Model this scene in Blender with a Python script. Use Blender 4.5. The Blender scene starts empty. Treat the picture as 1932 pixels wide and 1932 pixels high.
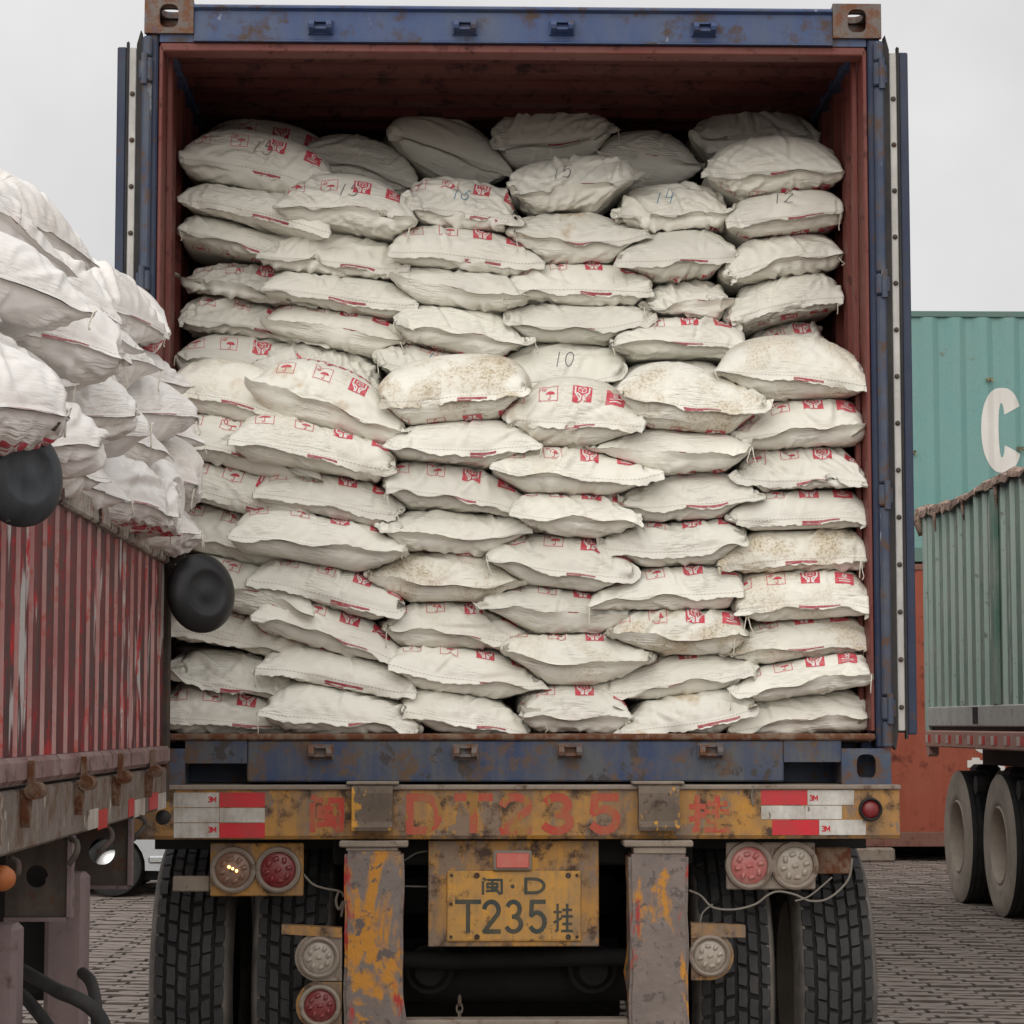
import bpy, bmesh, math, random
import numpy as np
from mathutils import Vector, Matrix

# ------------------------------------------------------------------ camera, sky, sun, exposure
scene = bpy.context.scene
COL = scene.collection
R_ = math.radians
CAM_H = 1.40
FPX = 4600.0                      # focal length in units of a 1932 px wide picture
PITCH = math.atan(399.0 / FPX)
YAW = math.atan(118.0 / FPX)
cam_d = bpy.data.cameras.new('camera')
cam = bpy.data.objects.new('camera', cam_d)
COL.objects.link(cam)
cam.location = (0, 0, CAM_H)
cam.rotation_euler = (math.pi / 2 + PITCH, 0, -YAW)
cam_d.sensor_width = 36.0
cam_d.lens = 36.0 * FPX / 1932.0
cam_d.clip_start = 0.1
cam_d.clip_end = 3000.0
scene.camera = cam

world = bpy.data.worlds.new('World')
scene.world = world
world.use_nodes = True
wn, wl = world.node_tree.nodes, world.node_tree.links
wn.clear()
SUN_EL, SUN_AZ = R_(24), R_(196)   # azimuth measured from +Y clockwise: behind the camera, a little left
sky = wn.new('ShaderNodeTexSky')
sky.sky_type = 'NISHITA'
sky.sun_disc = False
sky.sun_elevation = SUN_EL
sky.sun_rotation = SUN_AZ
hs = wn.new('ShaderNodeHueSaturation')
hs.inputs['Saturation'].default_value = 0.12
hs.inputs['Value'].default_value = 0.02
wl.new(sky.outputs[0], hs.inputs['Color'])
# standard overcast sky: luminance rises evenly from the horizon to rather more than twice that at the zenith
tc = wn.new('ShaderNodeTexCoord')
sp = wn.new('ShaderNodeSeparateXYZ')
wl.new(tc.outputs['Generated'], sp.inputs[0])
mx = wn.new('ShaderNodeMath'); mx.operation = 'MAXIMUM'; mx.inputs[1].default_value = 0.0
wl.new(sp.outputs['Z'], mx.inputs[0])
ma = wn.new('ShaderNodeMath'); ma.operation = 'MULTIPLY_ADD'
ma.inputs[1].default_value = 1.35; ma.inputs[2].default_value = 1.0
wl.new(mx.outputs[0], ma.inputs[0])
nz = wn.new('ShaderNodeTexNoise'); nz.inputs['Scale'].default_value = 5.5; nz.inputs['Detail'].default_value = 5; nz.inputs['Roughness'].default_value = .55
wl.new(tc.outputs['Generated'], nz.inputs['Vector'])
nr = wn.new('ShaderNodeMapRange'); nr.inputs['From Min'].default_value = 0.3; nr.inputs['From Max'].default_value = 0.7; nr.inputs['To Min'].default_value = 0.87; nr.inputs['To Max'].default_value = 1.11
wl.new(nz.outputs['Fac'], nr.inputs['Value'])
mm = wn.new('ShaderNodeMath'); mm.operation = 'MULTIPLY'
wl.new(ma.outputs[0], mm.inputs[0]); wl.new(nr.outputs[0], mm.inputs[1])
vs = wn.new('ShaderNodeVectorMath'); vs.operation = 'SCALE'
vs.inputs[0].default_value = (0.402, 0.395, 0.394)
wl.new(mm.outputs[0], vs.inputs['Scale'])
va = wn.new('ShaderNodeVectorMath'); va.operation = 'ADD'
wl.new(vs.outputs[0], va.inputs[0]); wl.new(hs.outputs[0], va.inputs[1])
bg = wn.new('ShaderNodeBackground')
bg.inputs['Strength'].default_value = 1.0
wl.new(va.outputs[0], bg.inputs['Color'])
wo = wn.new('ShaderNodeOutputWorld')
wl.new(bg.outputs[0], wo.inputs['Surface'])

sun_d = bpy.data.lights.new('sun', 'SUN')
sun_d.energy = 1.5
sun_d.angle = R_(75)
sun_d.color = (1.0, 0.955, 0.885)
sun = bpy.data.objects.new('sun', sun_d)
COL.objects.link(sun)
_sd = Vector((math.sin(SUN_AZ) * math.cos(SUN_EL), math.cos(SUN_AZ) * math.cos(SUN_EL), math.sin(SUN_EL)))
sun.rotation_euler = _sd.to_track_quat('Z', 'Y').to_euler()
sun.location = (-3, -4, 9)

scene.view_settings.view_transform = 'Standard'
scene.view_settings.look = 'None'
scene.view_settings.exposure = 0.26
scene.view_settings.gamma = 1.0
scene.view_settings.use_curve_mapping = False
scene.cycles.max_bounces = 4
scene.cycles.diffuse_bounces = 3
scene.cycles.use_adaptive_sampling = True
scene.cycles.adaptive_threshold = 0.02

# ------------------------------------------------------------------ measured points
_rx = Matrix.Rotation(-YAW, 3, 'Z') @ Matrix.Rotation(math.pi / 2 + PITCH, 3, 'X')
def ray(px, py):
    return _rx @ Vector(((px - 966.0) / FPX, -(py - 966.0) / FPX, -1.0))
def at(px, py, Y):                # a point seen at (px, py), Y metres ahead
    d = ray(px, py)
    return Vector((d.x * Y / d.y, Y, CAM_H + d.z * Y / d.y))
def atx(px, py, X):               # the same on a plane that runs away from the camera
    d = ray(px, py)
    return Vector((X, d.y * X / d.x, CAM_H + d.z * X / d.x))
def X_(px, Y, py=1000): return at(px, py, Y).x
def Z_(py, Y, px=966): return at(px, py, Y).z

# ------------------------------------------------------------------ mesh helpers
class MB:
    """collects shapes; build() links them as one mesh object"""
    def __init__(s): s.v = []; s.f = []; s.m = []; s.uv = None
    def quad(s, a, b, c, d, mi=0):
        n = len(s.v); s.v += [tuple(a), tuple(b), tuple(c), tuple(d)]; s.f.append((n, n+1, n+2, n+3)); s.m.append(mi)
    def raw(s, vs, fs, mi=0):
        n = len(s.v); s.v += [tuple(p) for p in vs]
        for f in fs: s.f.append(tuple(i + n for i in f)); s.m.append(mi)
    def box(s, x0, x1, y0, y1, z0, z1, mi=0, c=0.0):
        """box with (if c) chamfered edges along its visible outline"""
        if x1 < x0: x0, x1 = x1, x0
        if y1 < y0: y0, y1 = y1, y0
        if z1 < z0: z0, z1 = z1, z0
        if c <= 0:
            vs = [(x, y, z) for x in (x0, x1) for y in (y0, y1) for z in (z0, z1)]
            s.raw(vs, [(0,1,3,2),(4,6,7,5),(0,4,5,1),(2,3,7,6),(0,2,6,4),(1,5,7,3)], mi); return
        c = min(c, (x1-x0)*.45, (y1-y0)*.45, (z1-z0)*.45)
        bm = bmesh.new()
        bmesh.ops.create_cube(bm, size=1.0)
        for v in bm.verts:
            v.co = Vector(((x0+x1)/2 + v.co.x*(x1-x0), (y0+y1)/2 + v.co.y*(y1-y0), (z0+z1)/2 + v.co.z*(z1-z0)))
        bmesh.ops.bevel(bm, geom=bm.edges[:], offset=c, segments=1, affect='EDGES', profile=.5)
        s.bm(bm, mi)
    def bm(s, bm, mi=0, mat=None):
        bm.verts.ensure_lookup_table()
        if mat is not None: bmesh.ops.transform(bm, matrix=mat, verts=bm.verts)
        bm.verts.index_update()
        s.raw([v.co.copy() for v in bm.verts], [[v.index for v in f.verts] for f in bm.faces], mi); bm.free()
    def prism(s, poly, p0, ax_u, ax_v, ext, mi=0, caps=True):
        """poly in (u, v) at p0 along ax_u/ax_v, extruded by the vector ext"""
        p0, ax_u, ax_v, ext = Vector(p0), Vector(ax_u), Vector(ax_v), Vector(ext)
        n = len(poly)
        a = [p0 + ax_u*u + ax_v*v for u, v in poly]
        vs = a + [p + ext for p in a]
        fs = [(i, (i+1) % n, (i+1) % n + n, i + n) for i in range(n)]
        if caps: fs += [tuple(range(n))[::-1], tuple(range(n, 2*n))]
        s.raw(vs, fs, mi)
    def tube(s, pts, r, seg=8, mi=0, closed=False, caps=True):
        pts = [Vector(p) for p in pts]; n = len(pts)
        rr = r if isinstance(r, (list, tuple)) else [r]*n
        vs, fs = [], []
        up = None
        for i, p in enumerate(pts):
            t = (pts[(i+1) % n] - pts[i-1]) if closed else (pts[min(i+1, n-1)] - pts[max(i-1, 0)])
            t = t.normalized() if t.length > 1e-9 else Vector((0,0,1))
            if up is None: up = Vector((0,0,1)) if abs(t.z) < .9 else Vector((1,0,0))
            a = t.cross(up)
            if a.length < 1e-4: a = t.cross(Vector((.3,.8,.1)))
            a.normalize(); b = a.cross(t).normalized(); up = b
            for k in range(seg):
                q = 2*math.pi*k/seg
                vs.append(p + (a*math.cos(q) + b*math.sin(q))*rr[i])
        m = n if closed else n-1
        for i in range(m):
            for k in range(seg):
                j = (i+1) % n
                fs.append((i*seg+k, i*seg+(k+1) % seg, j*seg+(k+1) % seg, j*seg+k))
        if caps and not closed:
            fs.append(tuple(range(seg))[::-1]); fs.append(tuple((n-1)*seg+k for k in range(seg)))
        s.raw(vs, fs, mi)
    def lathe(s, prof, origin, axis, seg=32, mi=0, ref=None, scale=(1,1)):
        """prof: list of (radius, height along axis)"""
        origin, axis = Vector(origin), Vector(axis).normalized()
        ref = Vector(ref) if ref else (Vector((0,0,1)) if abs(axis.z) < .9 else Vector((1,0,0)))
        a = ref.cross(axis).normalized(); b = axis.cross(a).normalized()
        vs, fs = [], []
        n = len(prof)
        for k in range(seg):
            q = 2*math.pi*k/seg
            dirv = a*math.cos(q)*scale[0] + b*math.sin(q)*scale[1]
            for r, h in prof: vs.append(origin + dirv*r + axis*h)
        for k in range(seg):
            k2 = (k+1) % seg
            for i in range(n-1): fs.append((k*n+i, k2*n+i, k2*n+i+1, k*n+i+1))
        s.raw(vs, fs, mi)
    def build(s, name, mats, parent=None, smooth=False, angle=None, recalc=True):
        me = bpy.data.meshes.new(name)
        me.from_pydata(s.v, [], s.f)
        if not isinstance(mats, (list, tuple)): mats = [mats]
        for m in mats: me.materials.append(m)
        if len(mats) > 1: me.polygons.foreach_set('material_index', s.m)
        if recalc:
            bm = bmesh.new(); bm.from_mesh(me)
            bmesh.ops.remove_doubles(bm, verts=bm.verts, dist=1e-5)
            bmesh.ops.recalc_face_normals(bm, faces=bm.faces)
            bm.to_mesh(me); bm.free()
        if smooth or angle:
            me.polygons.foreach_set('use_smooth', [True]*len(me.polygons))
            if angle: me.set_sharp_from_angle(angle=math.radians(angle))
        me.update()
        o = bpy.data.objects.new(name, me); COL.objects.link(o)
        if parent: o.parent = parent
        return o

def empty(name, loc, label=None, cat=None, group=None):
    o = bpy.data.objects.new(name, None); COL.objects.link(o)
    o.location = loc; o.empty_display_size = .1
    tag(o, label, cat, group)
    return o
def tag(o, label=None, cat=None, group=None, kind=None):
    if label: o['label'] = label
    if cat: o['category'] = cat
    if group: o['group'] = group
    if kind: o['kind'] = kind
    return o
def adopt(root, objs=None):
    """children keep their world place under an Empty that stands at root.location"""
    inv = Matrix.Translation(root.location).inverted()
    for o in root.children: o.matrix_parent_inverse = inv

# ------------------------------------------------------------------ materials
def nodes_of(name):
    m = bpy.data.materials.new(name); m.use_nodes = True
    nt = m.node_tree; nt.nodes.clear()
    out = nt.nodes.new('ShaderNodeOutputMaterial'); b = nt.nodes.new('ShaderNodeBsdfPrincipled')
    nt.links.new(b.outputs[0], out.inputs[0])
    return m, nt.nodes, nt.links, b
def srgb(r, g, b):
    f = lambda c: (c/255/12.92) if c <= 10 else ((c/255+.055)/1.055)**2.4
    return (f(r), f(g), f(b), 1)
def add(nodes, t, **kw):
    n = nodes.new(t)
    for k, v in kw.items():
        if k in n.inputs.keys(): n.inputs[k].default_value = v
        else: setattr(n, k, v)
    return n
def mixc(nodes, links, fac, a, b, mode='MIX'):
    n = nodes.new('ShaderNodeMix'); n.data_type = 'RGBA'; n.blend_type = mode
    for sock, v in ((n.inputs[0], fac), (n.inputs[6], a), (n.inputs[7], b)):
        if hasattr(v, 'is_output'): links.new(v, sock)
        elif isinstance(v, (int, float)): sock.default_value = v
        else: sock.default_value = v
    return n.outputs[2]
def noise_mask(nodes, links, vec, scale, lo, hi, detail=6, rough=.6, dist=0.0):
    n = add(nodes, 'ShaderNodeTexNoise', Scale=scale, Detail=detail, Roughness=rough, Distortion=dist)
    links.new(vec, n.inputs['Vector'])
    r = add(nodes, 'ShaderNodeMapRange', **{'From Min': lo, 'From Max': hi})
    links.new(n.outputs['Fac'], r.inputs['Value'])
    return r.outputs[0], n.outputs['Fac']
def mapped(nodes, links, scale=(1,1,1), rot=(0,0,0), src='pos'):
    if src == 'pos': s = nodes.new('ShaderNodeNewGeometry').outputs['Position']
    elif src == 'uv': s = nodes.new('ShaderNodeTexCoord').outputs['UV']
    else: s = nodes.new('ShaderNodeTexCoord').outputs['Object']
    mp = nodes.new('ShaderNodeMapping'); mp.inputs['Scale'].default_value = scale; mp.inputs['Rotation'].default_value = rot
    links.new(s, mp.inputs['Vector'])
    return mp.outputs[0]
def worn(name, base, dust=None, dust_amt=.5, rust=None, rust_amt=.0, chip=None, chip_amt=0., rough=.55, metal=0., streak=.5, bump=.15, scale=6., vary=.12, spec=.35, cs=1.6, cz=.5):
    """painted metal with slow tone drift, run-down dust streaks, rust blotches and chipped paint"""
    m, N, L, b = nodes_of(name)
    pos = mapped(N, L)
    _, drift = noise_mask(N, L, pos, scale*.35, 0, 1, 2, .6)
    dr = add(N, 'ShaderNodeMapRange', **{'To Min': 1-vary, 'To Max': 1+vary}); L.new(drift, dr.inputs['Value'])
    v = N.new('ShaderNodeVectorMath'); v.operation = 'SCALE'; v.inputs[0].default_value = base[:3]; L.new(dr.outputs[0], v.inputs['Scale'])
    c = v.outputs[0]
    if dust:
        st = mapped(N, L, scale=(scale*3, scale*3, scale*.35))
        ms, _ = noise_mask(N, L, st, 1.0, .42, .72, 3, .65)
        mb, _ = noise_mask(N, L, pos, scale*.8, .33, .66, 4, .65)
        k = add(N, 'ShaderNodeMath', operation='MULTIPLY_ADD'); L.new(ms, k.inputs[0]); k.inputs[1].default_value = streak*dust_amt
        k2 = add(N, 'ShaderNodeMath', operation='MULTIPLY'); L.new(mb, k2.inputs[0]); k2.inputs[1].default_value = dust_amt
        L.new(k2.outputs[0], k.inputs[2]); k.use_clamp = True
        c = mixc(N, L, k.outputs[0], c, dust)
    rr = None
    if chip and chip_amt > 0:
        mc, _ = noise_mask(N, L, mapped(N, L, scale=(1,1,cz)), scale*cs, 1-chip_amt, 1-chip_amt+.03, 4, .7)
        c = mixc(N, L, mc, c, chip)
    if rust and rust_amt > 0:
        mr, _ = noise_mask(N, L, pos, scale*2.1, 1-rust_amt-.07, 1-rust_amt+.06, 4, .72, .0)
        c = mixc(N, L, mr, c, rust); rr = mr
    fine, ff = noise_mask(N, L, pos, scale*14, .2, .8, 2, .7)
    fr = add(N, 'ShaderNodeMapRange', **{'To Min': .9, 'To Max': 1.08}); L.new(ff, fr.inputs['Value'])
    vv = N.new('ShaderNodeVectorMath'); vv.operation = 'SCALE'; L.new(c, vv.inputs[0]); L.new(fr.outputs[0], vv.inputs['Scale'])
    L.new(vv.outputs[0], b.inputs['Base Color'])
    b.inputs['Roughness'].default_value = rough; b.inputs['Metallic'].default_value = metal
    b.inputs['Specular IOR Level'].default_value = spec
    if rr is not None:
        q = add(N, 'ShaderNodeMapRange', **{'To Min': rough, 'To Max': .9}); L.new(rr, q.inputs['Value']); L.new(q.outputs[0], b.inputs['Roughness'])
    if bump:
        bp = add(N, 'ShaderNodeBump', Strength=bump, Distance=.004)
        _, h = noise_mask(N, L, pos, scale*5, 0, 1, 3, .65)
        L.new(h, bp.inputs['Height']); L.new(bp.outputs[0], b.inputs['Normal'])
    return m
def plain(name, base, rough=.6, metal=0., spec=.4, emit=None, es=0.):
    m, N, L, b = nodes_of(name)
    _, f = noise_mask(N, L, mapped(N, L), 30., 0, 1, 5, .6)
    r = add(N, 'ShaderNodeMapRange', **{'To Min': .85, 'To Max': 1.15}); L.new(f, r.inputs['Value'])
    v = N.new('ShaderNodeVectorMath'); v.operation = 'SCALE'; v.inputs[0].default_value = base[:3]; L.new(r.outputs[0], v.inputs['Scale'])
    L.new(v.outputs[0], b.inputs['Base Color'])
    b.inputs['Roughness'].default_value = rough; b.inputs['Metallic'].default_value = metal; b.inputs['Specular IOR Level'].default_value = spec
    if emit: b.inputs['Emission Color'].default_value = emit; b.inputs['Emission Strength'].default_value = es
    return m

# ------------------------------------------------------------------ lettering: strokes in a unit box (x right, y up)
def arc(cx, cy, rx, ry, a0, a1, n=12):
    return [(cx+rx*math.cos(R_(a0+(a1-a0)*i/n)), cy+ry*math.sin(R_(a0+(a1-a0)*i/n))) for i in range(n+1)]
GL = {
 'A': [[(0,0),(.5,1),(1,0)],[(.2,.36),(.8,.36)]], 'M': [[(0,0),(0,1),(.5,.3),(1,1),(1,0)]], 'I': [[(.5,0),(.5,1)],[(.2,0),(.8,0)],[(.2,1),(.8,1)]],
 'N': [[(0,0),(0,1),(1,0),(1,1)]], 'O': [arc(.5,.5,.5,.5,0,360,20)], 'L': [[(0,1),(0,0),(.9,0)]],
 'D': [[(.05,0),(.05,1),(.45,1)]+arc(.45,.5,.5,.5,90,-90)+[(.05,0)]], 'G': [arc(.5,.5,.5,.5,50,350,18)+[(1,.48),(.55,.48)]],
 'P': [[(0,0),(0,1),(.6,1)]+arc(.6,.75,.35,.25,90,-90)+[(0,.5)]], 'S': [arc(.5,.75,.42,.25,40,270)+arc(.5,.25,.42,.25,90,-140)],
 'T': [[(.5,0),(.5,1)],[(0,1),(1,1)]], 'C': [arc(.5,.5,.5,.5,50,310,18)], 'E': [[(.9,1),(0,1),(0,0),(.9,0)],[(0,.5),(.7,.5)]],
 '2': [arc(.5,.72,.45,.28,165,-30)+[(.05,0),(1,0)]], '3': [arc(.45,.75,.42,.25,150,-90)+arc(.45,.25,.5,.25,90,-150)],
 '5': [[(.92,1),(.15,1),(.1,.55)]+arc(.47,.32,.47,.32,130,-145)], '1': [[(.5,0),(.5,1)]], '0': [arc(.5,.5,.42,.5,0,360,18)],
 '6': [[(.8,1)]+arc(.5,.3,.42,.3,150,510,16)], '4': [[(.2,1),(0,.5),(.9,.5)],[(.75,.9),(.7,0)]], '9': [arc(.5,.72,.35,.28,0,360,14)+[(.8,0)]], '8': [arc(.5,.76,.33,.24,-90,270,14)+arc(.5,.26,.42,.26,90,450,14)],
 '.': [[(.4,0),(.6,0)]], '-': [[(.1,.5),(.9,.5)]], 'K': [[(0,0),(0,1)],[(1,1),(0,.45),(1,0)]],
 'min': [[(.1,.78),(.1,0)],[(.12,1),(.22,.9)],[(.32,.9),(.94,.9),(.94,.05),(.82,.02)],[(.3,.66),(.74,.66),(.74,.42),(.3,.42),(.3,.66)],[(.52,.78),(.52,.2)],[(.26,.18),(.76,.22)],[(.64,.3),(.8,.1)]],
 'gua': [[(.2,1),(.2,.06),(.1,.02)],[(.02,.72),(.38,.72)],[(.02,.34),(.38,.48)],[(.5,.8),(.96,.8)],[(.73,1),(.73,.58)],[(.44,.56),(1,.56)],[(.5,.28),(.96,.28)],[(.73,.5),(.73,.02)],[(.44,.02),(1,.02)]],
}
def stroke_quads(lines, w, step=None):
    """thick polylines as overlapping quads (2-D)"""
    out = []
    for ln in lines:
        for i in range(len(ln)-1):
            a, b = Vector((ln[i][0], ln[i][1])), Vector((ln[i+1][0], ln[i+1][1]))
            d = b - a
            if d.length < 1e-6: continue
            t = d.normalized(); nrm = Vector((-t.y, t.x))*w/2
            e0 = t*w*.32; e1 = t*w*.32
            a2, b2 = a - e0, b + e1
            k = max(1, int(math.ceil((b2-a2).length/step))) if step else 1
            for j in range(k):
                p, q = a2 + (b2-a2)*(j/k), a2 + (b2-a2)*((j+1)/k)
                out.append([p-nrm, q-nrm, q+nrm, p+nrm])
    return out
def glyph(ch, x, y, w, h):
    return [[(x+p[0]*w, y+p[1]*h) for p in ln] for ln in GL[ch]]
def letters_on(mb, lines, w, o, ax, ay, nrm, off=.0015, mi=0, thick=0.0006):
    """flat lettering on a plane: strokes each a hair above the last so that none share a plane"""
    o, ax, ay, nrm = Vector(o), Vector(ax), Vector(ay), Vector(nrm)
    for i, q in enumerate(stroke_quads(lines, w)):
        k = off + .00012*(i % 9)
        mb.quad(*[o + ax*p.x + ay*p.y + nrm*k for p in q], mi=mi)
# ------------------------------------------------------------------ sacks: each is a sewn tube of cloth, inflated and packed against its neighbours
RING, HALF = 76, 38
VROW = [-.030, -.017, -.004] + [.009+.0125*i for i in range(15)] + [.215, .25, .29, .335, .38, .425, .465, .49, .505]
NYR = len(VROW)
def pack(spec, iters, bounds=None, seed=1, full3d=False):
    """spec: dicts c (seam centre), M (3x3 axes: across, into the sack, up), a, b, W, bend. Returns (B, NYR, RING, 3)."""
    rng = np.random.default_rng(seed)
    B = len(spec)
    c = np.array([s['c'] for s in spec], np.float32); M = np.array([s['M'] for s in spec], np.float32)
    a = np.array([s['a'] for s in spec], np.float32); b = np.array([s['b'] for s in spec], np.float32)
    W = np.array([s['W'] for s in spec], np.float32); bend = np.array([s.get('bend', 0) for s in spec], np.float32)
    full = np.array([s.get('full', 1.) for s in spec], np.float32)
    v = np.array(VROW, np.float32)
    k = np.arange(RING)
    un = np.where(k <= HALF, -1 + 2*k/HALF, 1 - 2*(k-HALF)/HALF).astype(np.float32)     # -1..1 across
    side = np.where((k % HALF) == 0, 0, np.where(k < HALF, 1, -1)).astype(np.float32)
    prof = np.sqrt(np.clip(1-np.abs(un)**3, 0, 1))
    vv = np.clip(v, 0, None)
    tl = (1-np.exp(-vv/.045))*(1-np.exp(-np.clip(v[-1]-.02-v, 0, None)/.05))
    x = .94*un[None, None]*W[:, None, None]/2*np.ones((1, NYR, 1), np.float32)
    z = (side*prof)[None, None]*tl[None, :, None]*b[:, None, None]*.9 + bend[:, None, None]*(x**2/ .07)
    y = np.broadcast_to(v[None, :, None]*.93, x.shape)
    # slow random ripples so that the cloth buckles differently on every sack
    ph = rng.uniform(0, 6.28, (B, 8)).astype(np.float32); fr = rng.uniform(8, 60, (B, 8)).astype(np.float32); am = rng.normal(0, 1, (B, 8)).astype(np.float32)
    ang = rng.uniform(-1.2, 1.2, (B, 8)).astype(np.float32)
    rip = sum(am[:, i, None, None]*np.sin(fr[:, i, None, None]*(x*np.cos(ang[:, i, None, None])+(y+.03*side[None, None])*np.sin(ang[:, i, None, None]))+ph[:, i, None, None]) for i in range(8))
    z = z + .0016*rip*np.where(v > .01, 1, 2.2)[None, :, None]
    y = y + rng.normal(0, .0012, x.shape)
    P = np.stack([x, y, z], -1).astype(np.float32)
    hemw = (.010*np.sin(un[None, :]*3.1+ph[:, :1])+.006*np.sin(un[None, :]*7.3+ph[:, 1:2]))[:, None, :]*np.exp(-np.abs(v)/.05)[None, :, None]
    P[..., 2] += hemw
    P = np.einsum('bjri,bki->bjrk', P, M.transpose(0, 1, 2)) + c[:, None, None]
    P = np.ascontiguousarray(P, np.float32); Q = P.copy()
    du = (W/HALF)[:, None, None]
    dv = np.diff(v)[None, :, None]
    # neighbours
    cen = c + (M[:, :, 1]*.0)
    D = np.linalg.norm(cen[:, None]-cen[None], axis=-1)
    nb = []
    for i in range(B):
        o = [j for j in np.argsort(D[i]) if j != i and D[i, j] < 1.25*max(a[i]+a[j], .3) and (spec[i].get('pile', 0) == spec[j].get('pile', 0))][:9]
        nb.append(o + [-1]*(9-len(o)))
    nb = np.array(nb)
    ia, ib = 1/a**2, 1/b**2
    il = 1/np.array([s.get('l', .27) for s in spec], np.float32)**2
    yc = .24
    def ell(Pw, idx):
        q = np.einsum('bvk,bki->bvi', Pw - c[idx][:, None], M[idx])
        gx, gz = q[..., 0]*ia[idx][:, None], q[..., 2]*ib[idx][:, None]
        g = q[..., 0]*gx + q[..., 2]*gz
        gl = np.zeros_like(gx)
        if full3d:
            qy = q[..., 1]-yc
            gl = qy*il[idx][:, None]; g = g + qy*gl
        f = np.sqrt(g)+1e-6
        G = np.stack([gx, gl, gz], -1)/f[..., None]
        return f, np.einsum('bvi,bki->bvk', G, M[idx])
    wrow = np.where(v < .0, .25, 1.0).astype(np.float32); wrow[:3] = .2
    wv = np.repeat(wrow, RING)[None]
    def voronoi(P):
        F = P.reshape(B, -1, 3)
        own = np.arange(B)
        fi, Gi = ell(F, own)
        for s in range(nb.shape[1]):
            ok = np.where(nb[:, s] >= 0)[0]
            if len(ok) == 0: continue
            jj = nb[ok, s]
            fj, Gj = ell(F[ok], jj)
            d = fi[ok]-fj
            m = (d > 0) & (fj < 1.5)
            dG = Gj-Gi[ok]
            st = np.where(m, d, 0)*wv/np.maximum((dG**2).sum(-1), 4.0)
            F[ok] += (.55*st)[..., None]*dG
        return F.reshape(P.shape)
    def edge(A, Bq, rest, st):
        d = Bq-A
        n = np.sqrt(np.einsum('...i,...i->...', d, d))+1e-9
        return d*((n-rest)/n*(.5*st))[..., None]
    down = np.array([0, 0, -1], np.float32)
    jr = {0: np.arange(0, NYR-1, 2), 1: np.arange(1, NYR-1, 2)}
    dg = np.sqrt(du**2+dv**2)
    idx = (RING-k) % RING
    press = 0.00042*full
    N = np.zeros_like(P)
    sag = np.where((v > -.02) & (v < .06), .00014, 0).astype(np.float32)[None, :, None, None]*down
    for it in range(iters):
        if it % 2 == 0:
            tr = np.roll(P, -1, 2)-np.roll(P, 1, 2)
            tl_ = np.empty_like(P); tl_[:, 1:-1] = P[:, 2:]-P[:, :-2]; tl_[:, 0] = P[:, 1]-P[:, 0]; tl_[:, -1] = P[:, -1]-P[:, -2]
            N = np.cross(tr, tl_); N /= (np.linalg.norm(N, axis=-1, keepdims=True)+1e-9)
            if it == 0:
                outw = P - P.mean(2, keepdims=True)
                if (N*outw).sum() < 0: sgn = -1.0
                else: sgn = 1.0
        vel = (P-Q)*.90
        Q = P.copy()
        P = P + vel + (sgn*press)[:, None, None, None]*N + sag
        for rep in range(2):
            e = edge(P[:, :, 0::2], P[:, :, 1::2], du, 1.); P[:, :, 0::2] += e; P[:, :, 1::2] -= e
            nx = np.roll(P[:, :, 0::2], -1, 2); e = edge(P[:, :, 1::2], nx, du, 1.); P[:, :, 1::2] += e; P[:, :, 0::2] -= np.roll(e, 1, 2)
            for q in (0, 1):
                j = jr[q]; e = edge(P[:, j], P[:, j+1], dv[:, j], 1.); P[:, j] += e; P[:, j+1] -= e
        for q in (0, 1):
            j = jr[q]; t = np.roll(P[:, j+1], -1, 2); e = edge(P[:, j], t, dg[:, j], .35); P[:, j] += e; P[:, j+1] -= np.roll(e, 1, 2)
            t = np.roll(P[:, j+1], 1, 2); e = edge(P[:, j], t, dg[:, j], .35); P[:, j] += e; P[:, j+1] -= np.roll(e, -1, 2)
        # sewn ends
        for rows in ((0, 1, 2), (NYR-2, NYR-1)):
            for j in rows:
                m_ = .5*(P[:, j]+P[:, j][:, idx]); P[:, j] = m_
        if it % 3 == 0: P = voronoi(P)
        if it % 4 == 0:     # the cloth's own stiffness
            lap = .25*(np.roll(P, 1, 2)+np.roll(P, -1, 2))[:, 1:-1] + .25*(P[:, 2:]+P[:, :-2]) - P[:, 1:-1]
            P[:, 1:-1] += .10*lap
        if bounds is not None:
            x0, x1, z0 = bounds
            P[..., 0] = np.clip(P[..., 0], x0, x1); P[..., 2] = np.maximum(P[..., 2], z0)
    return P

def grid_normals(G):
    tr = np.roll(G, -1, 1)-np.roll(G, 1, 1)
    tl_ = np.empty_like(G); tl_[1:-1] = G[2:]-G[:-2]; tl_[0] = G[1]-G[0]; tl_[-1] = G[-1]-G[-2]
    N = np.cross(tr, tl_); N /= np.linalg.norm(N, axis=-1, keepdims=True)+1e-9
    return N
# finer grid: every ring cell is halved, and every row near the sewn mouth
FINE_ROWS = 17
VR2 = []
for _j in range(NYR):
    VR2.append(VROW[_j])
    if 2 <= _j < FINE_ROWS: VR2.append((VROW[_j]+VROW[_j+1])/2)
VR2 = np.array(VR2, np.float32); NY2 = len(VR2); RG2, HF2 = RING*2, RING
def refine(G):
    nx, pv, n2 = np.roll(G, -1, 1), np.roll(G, 1, 1), np.roll(G, -2, 1)
    mid = (9*(G+nx)-(pv+n2))/16
    H = np.empty((G.shape[0], RG2, 3), np.float32); H[:, 0::2] = G; H[:, 1::2] = mid
    rows = []
    for j in range(NYR):
        rows.append(H[j])
        if 2 <= j < FINE_ROWS: rows.append((9*(H[j]+H[j+1])-(H[max(j-1, 2)]+H[j+2]))/16)
    return np.stack(rows)
_jj, _rr = np.meshgrid(np.arange(NY2-1), np.arange(RG2), indexing='ij')
_r2 = (_rr+1) % RG2
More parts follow.
